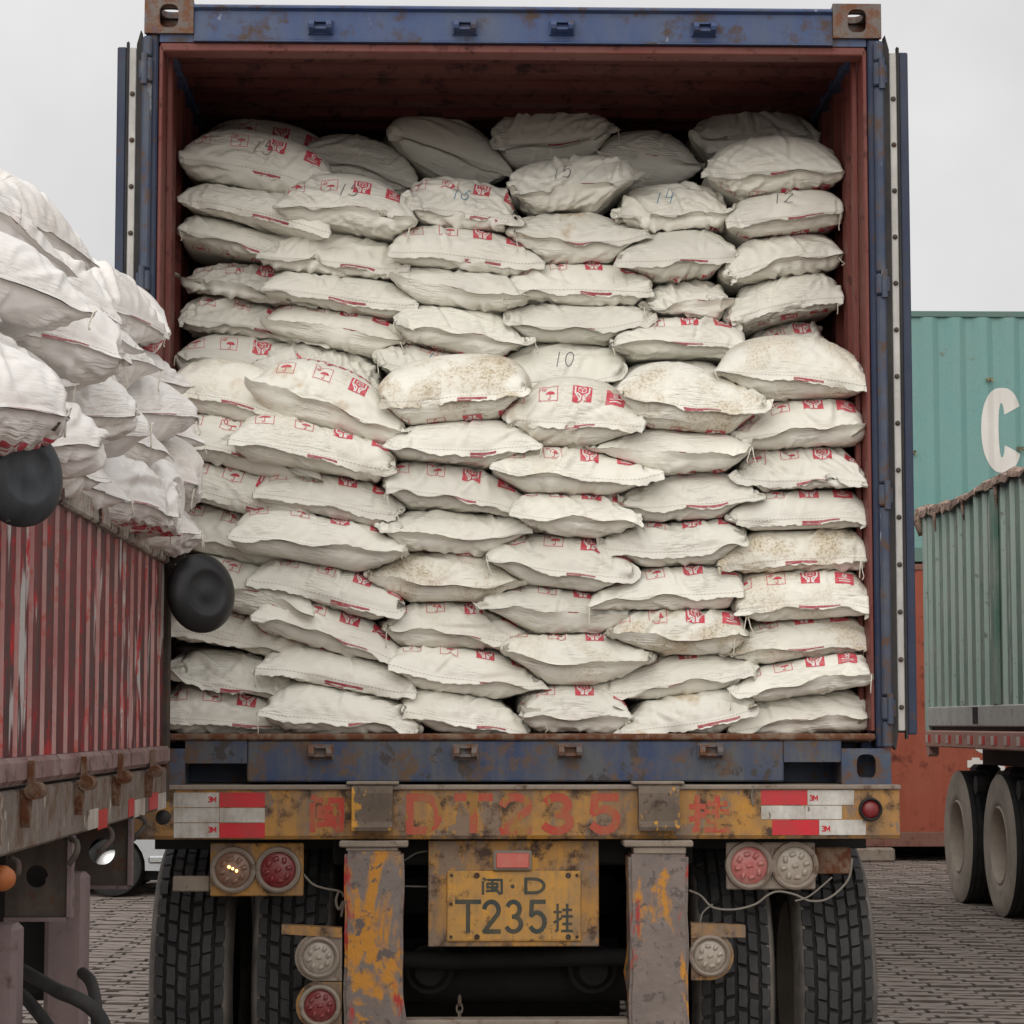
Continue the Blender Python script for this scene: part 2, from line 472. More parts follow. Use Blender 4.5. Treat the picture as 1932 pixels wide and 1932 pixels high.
_faces = np.stack([_jj*RG2+_rr, _jj*RG2+_r2, (_jj+1)*RG2+_r2, (_jj+1)*RG2+_rr], -1).reshape(-1, 4)
_fu = np.stack([np.stack([_rr/HF2, VR2[_jj]], -1), np.stack([(_rr+1)/HF2, VR2[_jj]], -1), np.stack([(_rr+1)/HF2, VR2[_jj+1]], -1), np.stack([_rr/HF2, VR2[_jj+1]], -1)], -2).reshape(-1, 4, 2).astype(np.float32)
def fast_mesh(name, V, F):
    me = bpy.data.meshes.new(name)
    me.vertices.add(len(V)); me.vertices.foreach_set('co', np.ascontiguousarray(V, np.float32).reshape(-1))
    n, k = F.shape
    me.loops.add(n*k); me.loops.foreach_set('vertex_index', np.ascontiguousarray(F, np.int32).reshape(-1))
    me.polygons.add(n); me.polygons.foreach_set('loop_start', np.arange(0, n*k, k, dtype=np.int32))
    me.update(calc_edges=True)
    return me
class Cloth:
    def __init__(s, G, W, seed=0, crease=1., hem=None, wave=1., flap=1.):
        rng = np.random.default_rng(seed)
        s.W = W; G = refine(G); n = grid_normals(G)
        out = G - G.mean(1, keepdims=True)
        mid = slice(8, NY2-5)
        s.flip = (n[mid]*out[mid]).sum() < 0
        N = -n if s.flip else n
        k = np.arange(RG2); sd = np.where(k % HF2 == 0, 0, np.where(k < HF2, 1, -1)).astype(np.float32)
        u = (np.where(k <= HF2, k, RG2-k)/HF2*W).astype(np.float32)
        v = VR2
        # creases pressed into the cloth: gathers behind the hem, long slanting pulls, a few dents
        S = (k/HF2*W).astype(np.float32)[None, :]; Vg = v[:, None]
        D = np.zeros((NY2, RG2), np.float32)
        sh = rng.normal(0, 1.0)
        for i in range(5):
            ku = rng.uniform(45, 150); D += .0015*np.sin(ku*(S+(sh+rng.normal(0, .25))*Vg)+rng.uniform(0, 6.28))*np.exp(-np.clip(Vg, 0, None)/rng.uniform(.03, .08))*(.4+.6*np.sin(S*rng.uniform(5, 14)+rng.uniform(0, 6.28))**2)
        for i in range(int(40*crease)):
            su, sv, an = rng.uniform(0, 2*W), rng.uniform(.0, .17), rng.normal(.9*np.sign(sh), .55)
            du_ = ((S-su+W) % (2*W))-W; dv_ = Vg-sv
            pa, pe = du_*np.cos(an)+dv_*np.sin(an), -du_*np.sin(an)+dv_*np.cos(an)
            wd, ln, am = rng.uniform(.0055, .011), rng.uniform(.03, .10), rng.normal(0, .0050)
            pe = pe + pa*pa*rng.normal(0, 2.)
            D += am*(pe/wd)*np.exp(-.5*(pe/wd)**2)*np.exp(-.5*(pa/ln)**2)
        for i in range(int(7*crease)):
            su, sv = rng.uniform(0, 2*W), rng.uniform(.01, .16); r = rng.uniform(.03, .06)
            du_ = ((S-su+W) % (2*W))-W
            D -= rng.uniform(.002, .007)*np.exp(-((du_/(r*1.6))**2+((Vg-sv)/r)**2))
        D *= (crease**.5)*np.clip((Vg+.004)/.03, 0, 1)
        G = G + N*D[..., None]
        # hem: both layers sewn together, a stiff flap that droops or lifts along the mouth
        b = int(np.searchsorted(v, -.0041)); b = 2
        base = .5*(G[b]+G[b][(RG2-k) % RG2])
        j1 = b+3
        inn = .5*(G[j1]+G[j1][(RG2-k) % RG2])
        f = base-inn; f = f/(np.linalg.norm(f, axis=-1, keepdims=True)+1e-9)
        for _ in range(10): f = .5*f+.25*(np.roll(f, 1, 0)+np.roll(f, -1, 0))
        f = .5*(f+f[(RG2-k) % RG2]); f = f/(np.linalg.norm(f, axis=-1, keepdims=True)+1e-9)
        up = N[b+9, HF2//4:3*HF2//4].mean(0)+N[b+12, HF2//4:3*HF2//4].mean(0); up /= np.linalg.norm(up)
        up = up[None]-f*(f@up)[:, None]; up = up/(np.linalg.norm(up, axis=-1, keepdims=True)+1e-9)
        a0 = rng.uniform(-78, 0) if rng.random() < .74 else rng.uniform(10, 62)
        if hem is not None: a0 = hem
        al = np.radians(a0)+wave*.55*np.sin(u*rng.uniform(5, 11)+rng.uniform(0, 6.28))+wave*.3*np.sin(u*rng.uniform(18, 40)+rng.uniform(0, 6.28))
        rag = .0022*np.sin(u*rng.uniform(60, 120)+rng.uniform(0, 6))+.0018*np.sin(u*rng.uniform(150, 260))
        rag = rag*wave
        dr = f*np.cos(al)[:, None]+up*np.sin(al)[:, None]; pe = up*np.cos(al)[:, None]-f*np.sin(al)[:, None]
        for j in range(b+1):
            ds = (-.004-v[j])*flap
            G[j] = base+dr*(ds+(rag if j == 0 else 0*rag))[:, None]+pe*(sd*.0012)[:, None]
        for j in (NY2-2, NY2-1): G[j] = .5*(G[j]+G[j][(RG2-k) % RG2])+pe*(sd*.0012)[:, None]
        N2 = grid_normals(G); N2 = -N2 if s.flip else N2
        for j in range(b+1): N2[j] = pe*np.where(sd >= 0, 1, -1)[:, None]
        s.G = G.astype(np.float32); s.N = N2.astype(np.float32)
    def pt(s, u, v, off, bottom=False):
        """u across from the left end in metres, v back from the seam, on the upper or lower layer"""
        kk = u/s.W*HF2
        if bottom: kk = RG2 - kk
        j = int(np.clip(np.searchsorted(VR2, v)-1, 0, NY2-2)); fv = min(1, max(0, (v-VR2[j])/(VR2[j+1]-VR2[j])))
        r = int(math.floor(kk)); fr = kk-r; r0, r1 = r % RG2, (r+1) % RG2
        w = ((1-fr)*(1-fv), fr*(1-fv), (1-fr)*fv, fr*fv)
        p = s.G[j, r0]*w[0]+s.G[j, r1]*w[1]+s.G[j+1, r0]*w[2]+s.G[j+1, r1]*w[3]
        n = s.N[j, r0]*w[0]+s.N[j, r1]*w[1]+s.N[j+1, r0]*w[2]+s.N[j+1, r1]*w[3]
        n = n/(np.linalg.norm(n)+1e-9)
        return p+n*off, n
    def pts(s, u, v, off, bottom=False):
        kk = u/s.W*HF2
        if bottom: kk = RG2-kk
        j = np.clip(np.searchsorted(VR2, v)-1, 0, NY2-2); fv = np.clip((v-VR2[j])/(VR2[j+1]-VR2[j]), 0, 1)[:, None]
        r = np.floor(kk).astype(int); fr = (kk-r)[:, None]; r0, r1 = r % RG2, (r+1) % RG2
        mixg = lambda A: (A[j, r0]*(1-fr)+A[j, r1]*fr)*(1-fv)+(A[j+1, r0]*(1-fr)+A[j+1, r1]*fr)*fv
        p, n = mixg(s.G), mixg(s.N); n = n/(np.linalg.norm(n, axis=-1, keepdims=True)+1e-9)
        return p+n*off, n
    def mesh(s, name, mat, origin):
        V = (s.G.reshape(-1, 3)-np.array(origin, np.float32))
        me = fast_mesh(name, V, _faces[:, ::-1] if s.flip else _faces)
        uv = me.uv_layers.new(name='UVMap')
        U = _fu.copy(); U[..., 0] *= s.W
        if s.flip: U = U[:, ::-1]
        uv.data.foreach_set('uv', np.ascontiguousarray(U).reshape(-1))
        me.materials.append(mat)
        me.polygons.foreach_set('use_smooth', np.ones(len(me.polygons), bool))
        o = bpy.data.objects.new(name, me); COL.objects.link(o); o.location = origin
        return o
def grid_quads(x0, y0, x1, y1, st=.009):
    nx, ny = max(1, math.ceil(abs(x1-x0)/st)), max(1, math.ceil(abs(y1-y0)/st))
    out = []
    for i in range(nx):
        for j in range(ny):
            xa, xb = x0+(x1-x0)*i/nx, x0+(x1-x0)*(i+1)/nx; ya, yb = y0+(y1-y0)*j/ny, y0+(y1-y0)*(j+1)/ny
            out.append([(xa, ya), (xb, ya), (xb, yb), (xa, yb)])
    return out
def icon(kind):
    """handling marks in a unit square: list of (quads, layer, is_white)"""
    box = [[(0,0),(1,0),(1,1),(0,1),(0,0)]]
    umb = [arc(.5,.52,.3,.26,0,180,8)]
    um = [[(.5,.52),(.5,.2)], arc(.43,.2,.07,.08,0,-180,4)]
    dome = []
    A = arc(.5,.50,.32,.28,0,180,8)
    for i in range(8): dome.append([(.5,.5), A[i], A[i+1], (.5,.5)])
    if kind == 'umbrella': return [(stroke_quads(box,.035,.2),0,0), (dome,0,0), (stroke_quads(um,.045,.2),0,0)]
    if kind == 'sunbrella':
        D = [[(p[0]*.8+.2, p[1]*.8-.02) for p in q] for q in dome]; U = [[(p[0]*.8+.2, p[1]*.8-.02) for p in l] for l in um]
        return [(stroke_quads(box,.035,.2),0,0), (D,0,0), (stroke_quads(U,.045,.2),0,0), (stroke_quads([arc(.24,.74,.09,.09,0,360,8)],.05,.2),0,0), (stroke_quads([[(.24,.9),(.24,.96)],[(.1,.74),(.04,.74)],[(.36,.84),(.42,.9)]],.035),0,0)]
    red = grid_quads(-.03,-.03,1.03,1.03,.14)
    if kind == 'hands':
        w = [[(.12,.92),(.12,.5),(.34,.2),(.34,.04)], [(.88,.92),(.88,.5),(.66,.2),(.66,.04)], [(.22,.5),(.42,.36),(.42,.06)], [(.78,.5),(.58,.36),(.58,.06)]]
        bx = [[(.5,.95),(.3,.86),(.3,.64),(.5,.54),(.7,.64),(.7,.86),(.5,.95)],[(.3,.86),(.5,.76),(.7,.86)],[(.5,.76),(.5,.54)]]
        return [(red,0,0), (stroke_quads(w,.085,.15),1,1), (stroke_quads(bx,.04,.15),1,1)]
    w = [arc(.5,.72,.11,.1,0,360,10), arc(.5,.52,.09,.08,0,360,8)]
    ln = [[(.2,.32),(.8,.32)],[(.2,.16),(.8,.16)]]
    return [(red,0,0), (stroke_quads(w,.06,.15),1,1), (stroke_quads(ln,.06,.15),1,1)]
ICON = {k: icon(k) for k in ('umbrella', 'sunbrella', 'hands', 'stack')}
class Decal:
    """print that lies on a sack's cloth"""
    def __init__(s, cloth, origin): s.c = cloth; s.o = np.array(origin); s.V = []; s.F = []; s.MI = []; s.UV = []; s.NN = []
    def quads(s, qs, fn, off, mi, bottom=False):
        U = np.array([fn(p) for q in qs for p in q], np.float32)
        if len(U) == 0: return
        P, nn = s.c.pts(U[:, 0], U[:, 1], off, bottom)
        n = len(s.V)
        s.V += (P-s.o).tolist(); s.UV += U.tolist(); s.NN += nn.tolist()
        for k in range(len(qs)): s.F.append((n+4*k, n+4*k+1, n+4*k+2, n+4*k+3)); s.MI.append(mi)
    def build(s, name, mats, parent):
        if not s.F: return None
        me = bpy.data.meshes.new(name); me.from_pydata(s.V, [], s.F)
        for m in mats: me.materials.append(m)
        me.polygons.foreach_set('material_index', s.MI)
        uv = me.uv_layers.new(name='UVMap')
        li = np.empty(len(me.loops), np.int32); me.loops.foreach_get('vertex_index', li)
        uv.data.foreach_set('uv', np.array(s.UV, np.float32)[li].reshape(-1))
        me.polygons.foreach_set('use_smooth', [True]*len(me.polygons))
        me.normals_split_custom_set_from_vertices(s.NN)
        o = bpy.data.objects.new(name, me); COL.objects.link(o); o.parent = parent
        return o
# ------------------------------------------------------------------ sack cloth
def sack_material():
    m, N, L, b = nodes_of('woven_sack')
    info = N.new('ShaderNodeObjectInfo')
    uv = N.new('ShaderNodeTexCoord').outputs['UV']
    off = add(N, 'ShaderNodeVectorMath', operation='MULTIPLY_ADD'); off.inputs[1].default_value = (1, 1, 1)
    rv = N.new('ShaderNodeCombineXYZ')
    rm = add(N, 'ShaderNodeMath', operation='MULTIPLY'); L.new(info.outputs['Random'], rm.inputs[0]); rm.inputs[1].default_value = 37.
    L.new(rm.outputs[0], rv.inputs[2]); L.new(uv, off.inputs[0]); L.new(rv.outputs[0], off.inputs[2])
    vec = off.outputs[0]
    tone = add(N, 'ShaderNodeMapRange', **{'To Min': .89, 'To Max': 1.05}); L.new(info.outputs['Random'], tone.inputs['Value'])
    _, slow = noise_mask(N, L, vec, 9., 0, 1, 1, .55)
    c = mixc(N, L, slow, (.75, .73, .64, 1), (.83, .815, .74, 1))
    sc = N.new('ShaderNodeVectorMath'); sc.operation = 'SCALE'; L.new(c, sc.inputs[0]); L.new(tone.outputs[0], sc.inputs['Scale'])
    c = sc.outputs[0]
    ap = N.new('ShaderNodeAttribute'); ap.attribute_type = 'OBJECT'; ap.attribute_name = 'pale'
    c = mixc(N, L, ap.outputs['Fac'], c, (.83, .80, .785, 1))
    # scuffs on every sack
    ms, _ = noise_mask(N, L, vec, 16., .60, .80, 3, .7, .0)
    k = add(N, 'ShaderNodeMath', operation='MULTIPLY'); L.new(ms, k.inputs[0]); k.inputs[1].default_value = .28
    c = mixc(N, L, k.outputs[0], c, (.40, .35, .27, 1))
    # dust and caked powder, as far as this sack has any
    at_ = N.new('ShaderNodeAttribute'); at_.attribute_type = 'OBJECT'; at_.attribute_name = 'dirt'
    md, _ = noise_mask(N, L, vec, 6.0, .45, .62, 4, .66)
    mg, _ = noise_mask(N, L, vec, 120., .50, .62, 2, .7)
    mt = add(N, 'ShaderNodeMath', operation='MULTIPLY'); L.new(md, mt.inputs[0]); L.new(at_.outputs['Fac'], mt.inputs[1])
    c = mixc(N, L, mt.outputs[0], c, (.62, .55, .42, 1))
    mt2 = add(N, 'ShaderNodeMath', operation='MULTIPLY'); L.new(mt.outputs[0], mt2.inputs[0]); L.new(mg, mt2.inputs[1])
    c = mixc(N, L, mt2.outputs[0], c, (.34, .26, .15, 1))
    # tea-coloured water stains
    as_ = N.new('ShaderNodeAttribute'); as_.attribute_type = 'OBJECT'; as_.attribute_name = 'stain'
    mw, _ = noise_mask(N, L, vec, 7.5, .57, .66, 3, .6)
    mw2 = add(N, 'ShaderNodeMath', operation='MULTIPLY'); L.new(mw, mw2.inputs[0]); L.new(as_.outputs['Fac'], mw2.inputs[1])
    mws = add(N, 'ShaderNodeMath', operation='MULTIPLY'); L.new(mw2.outputs[0], mws.inputs[0])
    _, f2 = noise_mask(N, L, vec, 60., 0, 1, 2, .7); L.new(f2, mws.inputs[1])
    c = mixc(N, L, mws.outputs[0], c, (.42, .25, .07, 1))
    L.new(c, b.inputs['Base Color'])
    b.inputs['Roughness'].default_value = .46; b.inputs['Specular IOR Level'].default_value = .38
    # fine creases: stretched noise in two slanting directions, plus the weave's unevenness
    hs_ = []
    for rot, scl, amt in ((.95, (11, 58, 1), 1.0), (2.2, (14, 74, 1), .8)):
        mp = N.new('ShaderNodeMapping'); mp.inputs['Rotation'].default_value = (0, 0, rot); mp.inputs['Scale'].default_value = scl
        L.new(vec, mp.inputs['Vector'])
        n = add(N, 'ShaderNodeTexNoise', Scale=1.0, Detail=2, Roughness=.6); L.new(mp.outputs[0], n.inputs['Vector'])
        sub = add(N, 'ShaderNodeMath', operation='SUBTRACT'); L.new(n.outputs['Fac'], sub.inputs[0]); sub.inputs[1].default_value = .5
        ab = add(N, 'ShaderNodeMath', operation='ABSOLUTE'); L.new(sub.outputs[0], ab.inputs[0])
        sq = add(N, 'ShaderNodeMath', operation='POWER'); L.new(ab.outputs[0], sq.inputs[0]); sq.inputs[1].default_value = .7
        am = add(N, 'ShaderNodeMath', operation='MULTIPLY'); L.new(sq.outputs[0], am.inputs[0]); am.inputs[1].default_value = amt
        hs_.append(am.outputs[0])
    gate, _ = noise_mask(N, L, vec, 7., .46, .66, 0, .5)
    s1 = add(N, 'ShaderNodeMath', operation='ADD'); L.new(hs_[0], s1.inputs[0]); L.new(hs_[1], s1.inputs[1])
    s2 = s1
    gg = add(N, 'ShaderNodeMapRange', **{'To Min': .16, 'To Max': 1.0}); L.new(gate, gg.inputs['Value'])
    s3 = add(N, 'ShaderNodeMath', operation='MULTIPLY'); L.new(s2.outputs[0], s3.inputs[0]); L.new(gg.outputs[0], s3.inputs[1])
    bp = add(N, 'ShaderNodeBump', Strength=.8, Distance=.0095); L.new(s3.outputs[0], bp.inputs['Height'])
    bp2 = add(N, 'ShaderNodeBump', Strength=.12, Distance=.002); L.new(f2, bp2.inputs['Height']); L.new(bp.outputs[0], bp2.inputs['Normal'])
    L.new(bp2.outputs[0], b.inputs['Normal'])
    return m
def ink(name, col, fade=.35):
    m, N, L, b = nodes_of(name)
    _, f = noise_mask(N, L, mapped(N, L), 60., 0, 1, 6, .7)
    r = add(N, 'ShaderNodeMapRange', **{'From Min': .45, 'From Max': .8, 'To Max': fade}); L.new(f, r.inputs['Value'])
    c = mixc(N, L, r.outputs[0], col, (.62, .5, .47, 1))
    L.new(c, b.inputs['Base Color']); b.inputs['Roughness'].default_value = .6; b.inputs['Specular IOR Level'].default_value = .25
    return m
M_SACK = sack_material()
M_RED = ink('red_print', (.58, .06, .09, 1), .6); M_WHT = ink('unprinted_cloth', (.74, .70, .66, 1), .1)
M_TAPE = ink('red_tape', (.36, .07, .085, 1), .6); M_PEN = ink('marker_pen', (.12, .13, .15, 1)); M_BLUEPEN = ink('blue_marker_pen', (.10, .26, .38, 1))
M_STITCH = ink('stitching', (.54, .50, .44, 1)); M_THREAD = plain('thread', (.70, .66, .56), .8)

def dress(o, cl, origin, rng, icons='', pen=None, tape=True, text=None, tail=0):
    W = cl.W
    for side in icons:
        bottom = side in 'bc'
        kinds = ['umbrella', 'sunbrella', 'hands', 'stack']
        s = rng.uniform(.056, .062); gap = W*.205
        u0 = W*.5 - 1.5*gap + rng.uniform(-.03, .03); v0 = rng.uniform(.052, .085)
        for i, kd in enumerate(kinds):
            uc = u0 + gap*i
            if uc-s/2 < .03 or uc+s/2 > W-.03: continue
            d = Decal(cl, origin)
            for qs, lay, wh in ICON[kd]:
                if bottom: fn = lambda p, uc=uc: (uc-(p[0]-.5)*s, v0+p[1]*s)
                else: fn = lambda p, uc=uc: (uc+(p[0]-.5)*s, v0+p[1]*s)
                d.quads(qs, fn, .0012+.0008*lay, 1 if wh else 0, bottom)
            d.build({'umbrella': 'umbrella_print', 'sunbrella': 'sunshade_print', 'hands': 'cupped_hands_print', 'stack': 'stacking_print'}[kd], [M_RED, M_WHT], o)
    if text:
        for ln, (v0, h) in zip(text, ((.225, .042), (.165, .036))):
            w = h*.72; n = len(ln); x0 = W/2 - n*w*1.22/2
            for i, ch in enumerate(ln):
                if ch == ' ': continue
                d = Decal(cl, origin)
                q = stroke_quads(glyph(ch, x0+i*w*1.22, v0, w, h), .008, .012)
                d.quads(q, lambda p: (min(max(p[0], .01), W-.01), p[1]), .0015, 0)
                d.build('printed_letter', [M_RED], o)
    if pen:
        h = rng.uniform(.045, .055); up_ = W*rng.uniform(.38, .42); mp_ = M_BLUEPEN if rng.random() < .35 else M_PEN
        for i, ch in enumerate(pen):
            d = Decal(cl, origin)
            g = [[(x+.25*(y-.03), y) for x, y in l] for l in glyph(ch, up_+i*h*.75, .045, h*.6, h)]
            d.quads(stroke_quads(g, .0031, .012), lambda p: (p[0], p[1]), .0016, 0)
            d.build('pen_mark', [mp_], o)
    # sewn hem: stitch line and the red pull tape
    d = Decal(cl, origin)
    for v in (-.008,):
        n = 44
        d.quads([[(W*(i+.12)/n, v-.0016), (W*(i+.8)/n, v-.0016), (W*(i+.8)/n, v+.0016), (W*(i+.12)/n, v+.0016)] for i in range(n)], lambda p: p, .0008, 0)
    d.build('stitching', [M_STITCH], o)
    if tape:
        d = Decal(cl, origin); u0 = W*rng.uniform(.42, .56); ln = rng.uniform(.09, .15)
        d.quads(grid_quads(u0, -.024, u0+ln, -.0155), lambda p: p, .0016, 0)
        d.quads([[ (u0, -.030), (u0+ln*.5, -.030), (u0+ln*.5, -.026), (u0, -.026)]], lambda p: p, .0016, 0)
        d.build('pull_tape', [M_TAPE], o)
    if tail:
        for e in range(tail):
            u = W*(.012 if (rng.random() < .5) else .988)
            p, _ = cl.pt(u, -.02, 0); p = p-np.array(origin); x, y, z = p
            L_ = rng.uniform(.03, .075); sx = rng.uniform(-.012, .012)
            pts = [(x, y, z), (x+sx*.4, y-.010, z-.004), (x+sx, y-.012, z-L_*.5), (x+sx*1.8+.003, y-.010, z-L_*.8), (x+sx*1.2, y-.009, z-L_)]
            mb = MB(); mb.tube(pts, [.0022, .002, .0018, .0018, .0026], 5)
            mb.build('thread', M_THREAD, o, smooth=True)

def axes(tilt, yaw=0., pitch=0., roll=0.):
    return (Matrix.Rotation(R_(yaw), 3, 'Z') @ Matrix.Rotation(R_(-tilt), 3, 'Y') @ Matrix.Rotation(R_(pitch), 3, 'X'))

# container frame measures
YC = 8.05
XL, XR = at(273, 30, YC).x, at(1662, 30, YC).x
XC = (XL+XR)/2
ZT = at(966, 3, YC).z
ZB = at(1600, 1480, YC).z
Y1, Y2, Y3 = YC+.085, YC+.55, YC+1.10
# centre x, centre y, width, height as measured; tilt; depth; icons; pen; dirt; stain
STACKS = [
 [ # leftmost stack
  (415,1340,250,88,-7,Y1,'t','',.0,0), (412,1272,240,112,-16,Y1,'','',.0,0), (425,1203,250,92,-10,Y1,'t','',.15,.4), (425,1112,250,102,-9,Y1,'t','',.0,0),
  (430,1014,265,100,-14,Y1,'t','',.0,0), (425,932,255,96,-13,Y1,'t','',.0,0), (432,849,265,104,-13,Y1,'tb','',.0,0), (412,744,220,106,-10,Y1,'b','',.25,.5),
  (440,664,245,76,-7,Y2,'t','',.0,0), (446,600,250,88,-9,Y2,'t','',.0,0), (434,524,235,112,-17,Y2,'t','',.0,0), (430,452,225,92,-15,Y2,'b','',.0,.25),
  (456,392,250,92,-12,Y2,'','',.0,0), (470,317,258,104,-11,Y2,'t','15',.0,0), (490,278,220,80,-8,Y3,'t','',.0,0)],
 [ # second
  (655,1342,292,92,-10,Y1,'','',.0,0), (640,1272,280,88,-11,Y1,'','',.0,0), (626,1190,276,104,-17,Y1,'tb','',.0,0), (632,1120,300,88,-12,Y1,'t','',.0,0),
  (616,1024,326,98,-8,Y1,'t','',.0,0), (636,940,284,90,-8,Y1,'t','',.0,0), (612,850,318,98,-11,Y1,'t','',.15,.2), (624,768,300,112,-15,Y1,'t','',.0,.7),
  (606,684,230,80,-12,Y2,'','',.0,0), (640,622,266,90,-12,Y2,'t','',.0,0), (645,556,274,84,-8,Y2,'','',.0,0), (632,478,262,104,-5,Y2,'','',.0,0),
  (665,395,266,98,-6,Y2,'t','15',.0,0), (683,294,226,104,-9,Y3,'','',.0,0)],
 [ # third
  (880,1350,276,74,-6,Y1,'','',.0,.2), (891,1275,298,92,-8,Y1,'t','',.0,0), (853,1186,308,90,-3,Y1,'t','',.15,.3), (828,1096,308,90,-2,Y1,'','',.75,0),
  (850,1006,280,90,-2,Y1,'b','',.0,0), (842,926,290,102,-11,Y1,'t','',.0,0), (874,838,280,90,3,Y1,'','',.0,0), (856,747,300,108,4,Y1,'b','',.9,.3),
  (815,684,245,60,-8,Y2,'t','1',.0,0), (869,629,274,96,-9,Y2,'b','',.0,0), (866,545,250,78,-5,Y2,'','',.0,0), (885,477,274,94,-7,Y2,'t','',.0,0),
  (873,382,260,108,-5,Y2,'t','16',.0,.2), (838,277,240,104,-7,Y3,'','',.0,0)],
 [ # fourth
  (1082,1343,306,84,-1,Y1,'t','',.0,.2), (1096,1250,310,94,-1,Y1,'t','',.35,.3), (1046,1158,294,86,-5,Y1,'t','',.0,0), (1066,1066,306,100,-7,Y1,'t','',.0,0),
  (1100,975,256,82,-3,Y1,'t','',.0,.1), (1088,893,308,88,-2,Y1,'t','',.1,.2), (1076,788,274,116,-4,Y1,'t','',.25,.4),
  (1066,688,276,82,-2,Y2,'b','10',.0,0), (1090,613,284,76,1,Y2,'','',.0,0), (1110,539,286,82,-1,Y2,'t','',.0,0), (1089,448,268,96,-2,Y2,'b','',.0,1.),
  (1075,347,270,104,6,Y2,'','15',.0,0), (1038,255,246,108,4,Y3,'','',.0,0)],
 [ # fifth
  (1300,1350,280,74,9,Y1,'','',.0,.9), (1272,1284,312,82,8,Y1,'t','',.0,0), (1290,1199,304,88,0,Y1,'t','',.8,.3), (1277,1114,304,84,0,Y1,'t','',.0,0),
  (1271,1028,294,90,2,Y1,'t','',.0,0), (1298,942,304,90,5,Y1,'b','',.1,0), (1265,855,298,80,-1,Y1,'b','',.0,0), (1313,764,290,104,-2,Y1,'b','',.75,.2),
  (1262,706,245,66,3,Y2,'','15',.0,0), (1285,641,276,84,0,Y2,'t','',.0,0), (1315,562,230,78,1,Y2,'','',.0,0), (1297,478,280,96,5,Y2,'b','',.0,.9),
  (1261,386,276,104,-2,Y2,'b','14',.0,0), (1222,284,190,94,-4,Y3,'','',.0,0)],
 [ # rightmost
  (1513,1347,270,76,8,Y1,'','',.0,0), (1513,1288,262,80,10,Y1,'t','',.0,0), (1503,1214,288,84,8,Y1,'t','',.9,.2), (1510,1128,274,96,-1,Y1,'t','',.45,.2),
  (1497,1044,290,82,4,Y1,'','',.9,.2), (1503,967,278,78,1,Y1,'t','',.0,0), (1508,887,262,94,4,Y1,'t','',.0,0), (1515,803,266,100,4,Y1,'t','',.0,0),
  (1497,710,280,90,-2,Y1,'','',.5,.2), (1496,634,210,84,12,Y2,'t','',.0,0), (1473,565,250,98,9,Y2,'b','',.0,0), (1466,486,262,90,10,Y2,'','',.0,0),
  (1482,400,226,98,11,Y2,'b','12',.0,0), (1464,325,262,96,3,Y2,'b','',.0,0), (1421,250,246,84,4,Y3,'','',.0,0)],
]
SX = ['leftmost', 'second', 'third', 'fourth', 'fifth', 'rightmost']
ORD = ['bottom', 'second', 'third', 'fourth', 'fifth', 'sixth', 'seventh', 'eighth', 'ninth', 'tenth', 'eleventh', 'twelfth', 'thirteenth', 'fourteenth', 'fifteenth']
LOOSE = {(0, 1), (0, 9), (1, 8), (1, 11), (2, 12), (3, 11), (4, 10), (5, 6), (5, 9), (4, 12), (0, 10)}
def build_stacks():
    rng = random.Random(5)
    spec, info = [], []
    for si, st in enumerate(STACKS):
        for k, (cx, cy, w, h, tilt, Y, ic, pen, dirt, stain) in enumerate(st):
            Yj = Y + rng.uniform(-.030, .035)
            if si == 0:
                x1_ = cx+w/2+34; x0_ = 306 if Y == Y1 else (334 if Y == Y2 else 365)
                cx, w, Yj = (x0_+x1_)/2, x1_-x0_, Yj+.05
            p = at(cx, cy, Yj); sc = FPX/Yj
            loose = (si, k) in LOOSE
            W = w/sc*(1.13 if loose else 1.085)+.014
            p.z += .012
            spec.append(dict(c=tuple(p), M=np.array(axes(tilt*(1.35 if si < 2 and Y == Y1 else 1.0), rng.uniform(-5, 5), rng.uniform(-3, 3))), a=w/sc/2*1.03, b=h/sc/2*1.10, W=W,
                             bend=rng.uniform(-.010, .012), full=.4 if loose else rng.uniform(.85, 1.3), crease=2.4 if loose else rng.uniform(.7, 1.6), pile=(0 if Y == Y1 else (1 if Y == Y2 else 2))+(10 if si == 0 else 0)))
            info.append((si, k, ic, pen, dirt, stain))
    zf = at(966, 1388, Y1).z
    P = pack(spec, 96, bounds=(XL+.052, XR-.052, zf+.004), seed=3)
    for i, (si, k, ic, pen, dirt, stain) in enumerate(info):
        cl = Cloth(P[i], spec[i]['W'], 100+i, spec[i]['crease']); org = spec[i]['c']
        o = cl.mesh('sack', M_SACK, org)
        o['dirt'] = float(dirt); o['stain'] = float(stain)
        dress(o, cl, org, rng, ic, pen, rng.random() < .8, ['AMINO MOLDING', 'PLASTIC'] if (si, k) == (1, 7) else None, rng.choice([0, 0, 1, 1, 2]))
        look = ['pen-marked'] if pen and not (pen in ('10', '14', '16') or (si, k) == (0, 13)) else []
        if dirt >= .7: look.append('soiled')
        elif dirt >= .3: look.append('dusty')
        elif stain >= .6: look.append('brown-stained')
        n = len(STACKS[si])
        pos = 'top one' if k == n-1 else ('bottom one' if k == 0 else f'{ORD[k]} from the bottom')
        side = f"{SX[si]} stack" if si in (0, 5) else f"{SX[si]} stack from the left"
        extra = (f' numbered {pen}' if pen in ('10', '14', '16') or (si, k) == (0, 13) else '') if pen else ''
        tag(o, f"{(look[0]+' ') if look else ''}white sack{extra}, {pos} in the container's {side}", 'sack', 'sacks stacked in the open container')
build_stacks()
